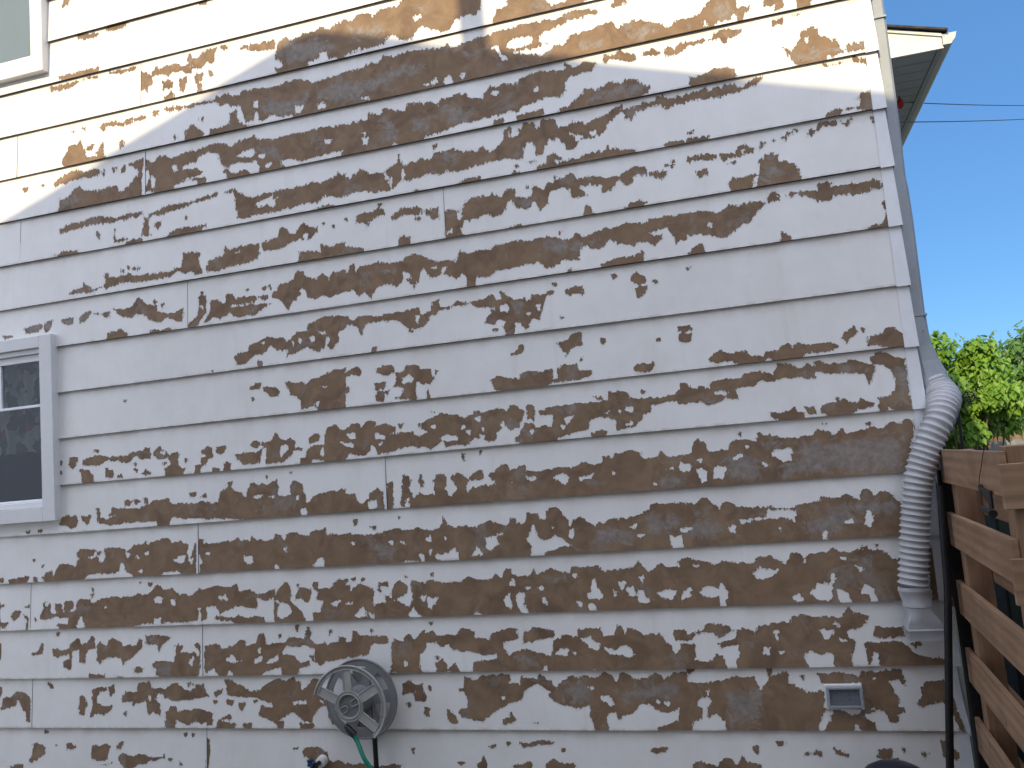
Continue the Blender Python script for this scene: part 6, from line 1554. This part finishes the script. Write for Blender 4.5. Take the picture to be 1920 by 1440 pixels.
# garden stake with ring ornament
gs = empty('garden_stake', (.40, 1.2, 0)); tag(gs, 'black metal garden stake with crossbar and round ornament before the shrub', 'garden stake')
b = bmesh.new(); tube(b, [(.385, 1.2, 0), (.395, 1.2, 1.0), (.407, 1.2, 1.905)], .0085, 10); link('pole', b, M_BLACK, gs, True)
b = bmesh.new(); box(b, .345, .418, 1.17, 1.23, 1.885, 1.925, .004); link('crossbar', b, M_BLACK, gs)
b = bmesh.new(); oc = Vector((.468, 0, 1.838))
polar(b, oc, 1.19, .006, .001, .032, lambda a, r: r > .026 or r < .007 or (a % 90) < 26 or r > .014 and r < .018, 48)
tube(b, [(.410, 1.193, 1.842), (.440, 1.193, 1.840)], .005, 8); tube(b, [(.496, 1.193, 1.832), (.525, 1.193, 1.824)], .004, 8)
link('round_ornament', b, M_BLACK, gs)

# overhead cables and red insulator
ins = empty('red_insulator', (.53, 2.0, 3.72)); tag(ins, 'small red cable insulator hanging under the eave soffit', 'insulator')
b = bmesh.new(); ic = Vector((.392, 1.5, 3.69))
ins.location = ic
tube(b, [ic+Vector((0, 0, .052)), ic+Vector((0, 0, .03)), ic+Vector((0, 0, .018)), ic+Vector((0, 0, -.004)), ic+Vector((0, 0, -.020)), ic+Vector((.004, 0, -.03))], [.004, .008, .020, .024, .018, .006], 14)
link('body', b, M_RED, ins, True)
def cable(a, c, r, label):
    b = bmesh.new(); n = 24; pts = []
    for i in range(n+1):
        t = i/n; p = Vector(a).lerp(Vector(c), t); p.z -= .02*4*t*(1-t); pts.append(p)
    tube(b, pts, r, 6); o = link('overhead_cable', b, M_BLACK, None, True); tag(o, label, 'cable', 'overhead cables at the right'); return o
cable((.40, 1.5, 3.70), (3.75, 7.8, 5.68), .0035, 'upper overhead cable running right from the red insulator')
cable((.364, 1.5, 3.579), (3.75, 7.8, 5.53), .0035, 'lower overhead cable rising slightly right from the eave')


# ---------------------------------------------------------------- neighbouring house whose gable throws the shadow
nb_ = empty('neighbour_house', (-3.8, -8, 0)); tag(nb_, 'neighbouring gabled house behind the camera casting its shadow on the wall', 'house')
yg = -4.6
def back(u, z, y): k = -y; return u-k*math.tan(AZ), z+k*math.tan(EL)/math.cos(AZ)
ap = back(-2.82, 4.135, yg); lft = (ap[0]-4.6, ap[1]-4.6*.345); rgt = (ap[0]+4.6, ap[1]-4.6*.335)
b = bmesh.new()
# roof slabs as one closed folded sheet
th = .16
prism(b, [(lft[0], yg, lft[1]), (ap[0]-.05, yg, ap[1]-.003), (ap[0]+.05, yg, ap[1]-.003), (rgt[0], yg, rgt[1]), (rgt[0], yg, rgt[1]-th), (ap[0], yg, ap[1]-th*1.06), (lft[0], yg, lft[1]-th)], (0, -9.5, 0))
link('roof', b, M_SHIN, nb_)
b = bmesh.new(); gx0, gx1 = lft[0]+.35, rgt[0]-.35; yb = yg-.3
zl_ = lft[1]+.35*.345-th; zr_ = rgt[1]+.35*.335-th
prism(b, [(gx0, yb, 0), (gx1, yb, 0), (gx1, yb, zr_), (ap[0], yb, ap[1]-th*1.08), (gx0, yb, zl_)], (0, -9, 0))
link('wall', b, simple('neighbour_pale_siding', (.42, .40, .37), .7, .05, 3), nb_)
b = bmesh.new()
for i in range(30):
    z = .2+i*.2
    if z > 5.5: break
    prism(b, [(gx0, yb-.001, z), (gx0, yb+.014, z), (gx0, yb-.001, z+.195)], (gx1-gx0, 0, 0))
link('siding', b, simple('neighbour_clapboard', (.44, .42, .39), .65, .05, 3), nb_)
for (x, z) in ((-5.8, 1.2), (-1.6, 1.2), (-5.2, 3.9), (-2.0, 3.9)):
    b = bmesh.new(); box(b, x, x+.06, yb+.002, yb+.05, z, z+1.2); box(b, x+.94, x+1, yb+.002, yb+.05, z, z+1.2); box(b, x+.061, x+.939, yb+.002, yb+.05, z+1.13, z+1.2); box(b, x+.061, x+.939, yb+.002, yb+.06, z, z+.07)
    f = link('window', b, M_VINYL, nb_); b = bmesh.new(); b.faces.new([b.verts.new(v) for v in ((x+.939, yb+.02, z+.071), (x+.061, yb+.02, z+.071), (x+.061, yb+.02, z+1.129), (x+.939, yb+.02, z+1.129))]); link('pane', b, M_GLASS, f, False, False)
fy = -4.95
fx = back(-1.885, 0, fy)[0]
b = bmesh.new(); tube(b, [(fx, fy, 5.8), (fx, fy, 9.4)], .072, 20); tube(b, [(fx, fy, 9.38), (fx, fy, 9.5)], [.12, .12], 20)
link('flue_pipe', b, simple('galvanised_flue', (.4, .4, .4), .4, .1, 8, .7), nb_, True)

ga = empty('unseen_light_block', (5.5, -5, 0)); tag(ga, 'unseen dark block added to the right behind the camera to dim the wall', 'light blocker')  # unseen block added to keep skylight off the wall's right end
b = bmesh.new(); box(b, 2.9, 8.5, -8.5, -1.9, 0, 4.9, .01); link('wall', b, simple('dark_block', (.13, .13, .12), .8, .1, 4), ga)
b = bmesh.new(); prism(b, [(2.6, -8.8, 4.91), (8.8, -8.8, 4.91), (5.7, -8.8, 6.1)], (0, 7.2, 0)); link('roof', b, M_SHIN, ga)
b = bmesh.new(); box(b, 4.0, 7.0, -1.899, -1.86, .02, 2.3, .004); link('door', b, M_TRIM, ga)
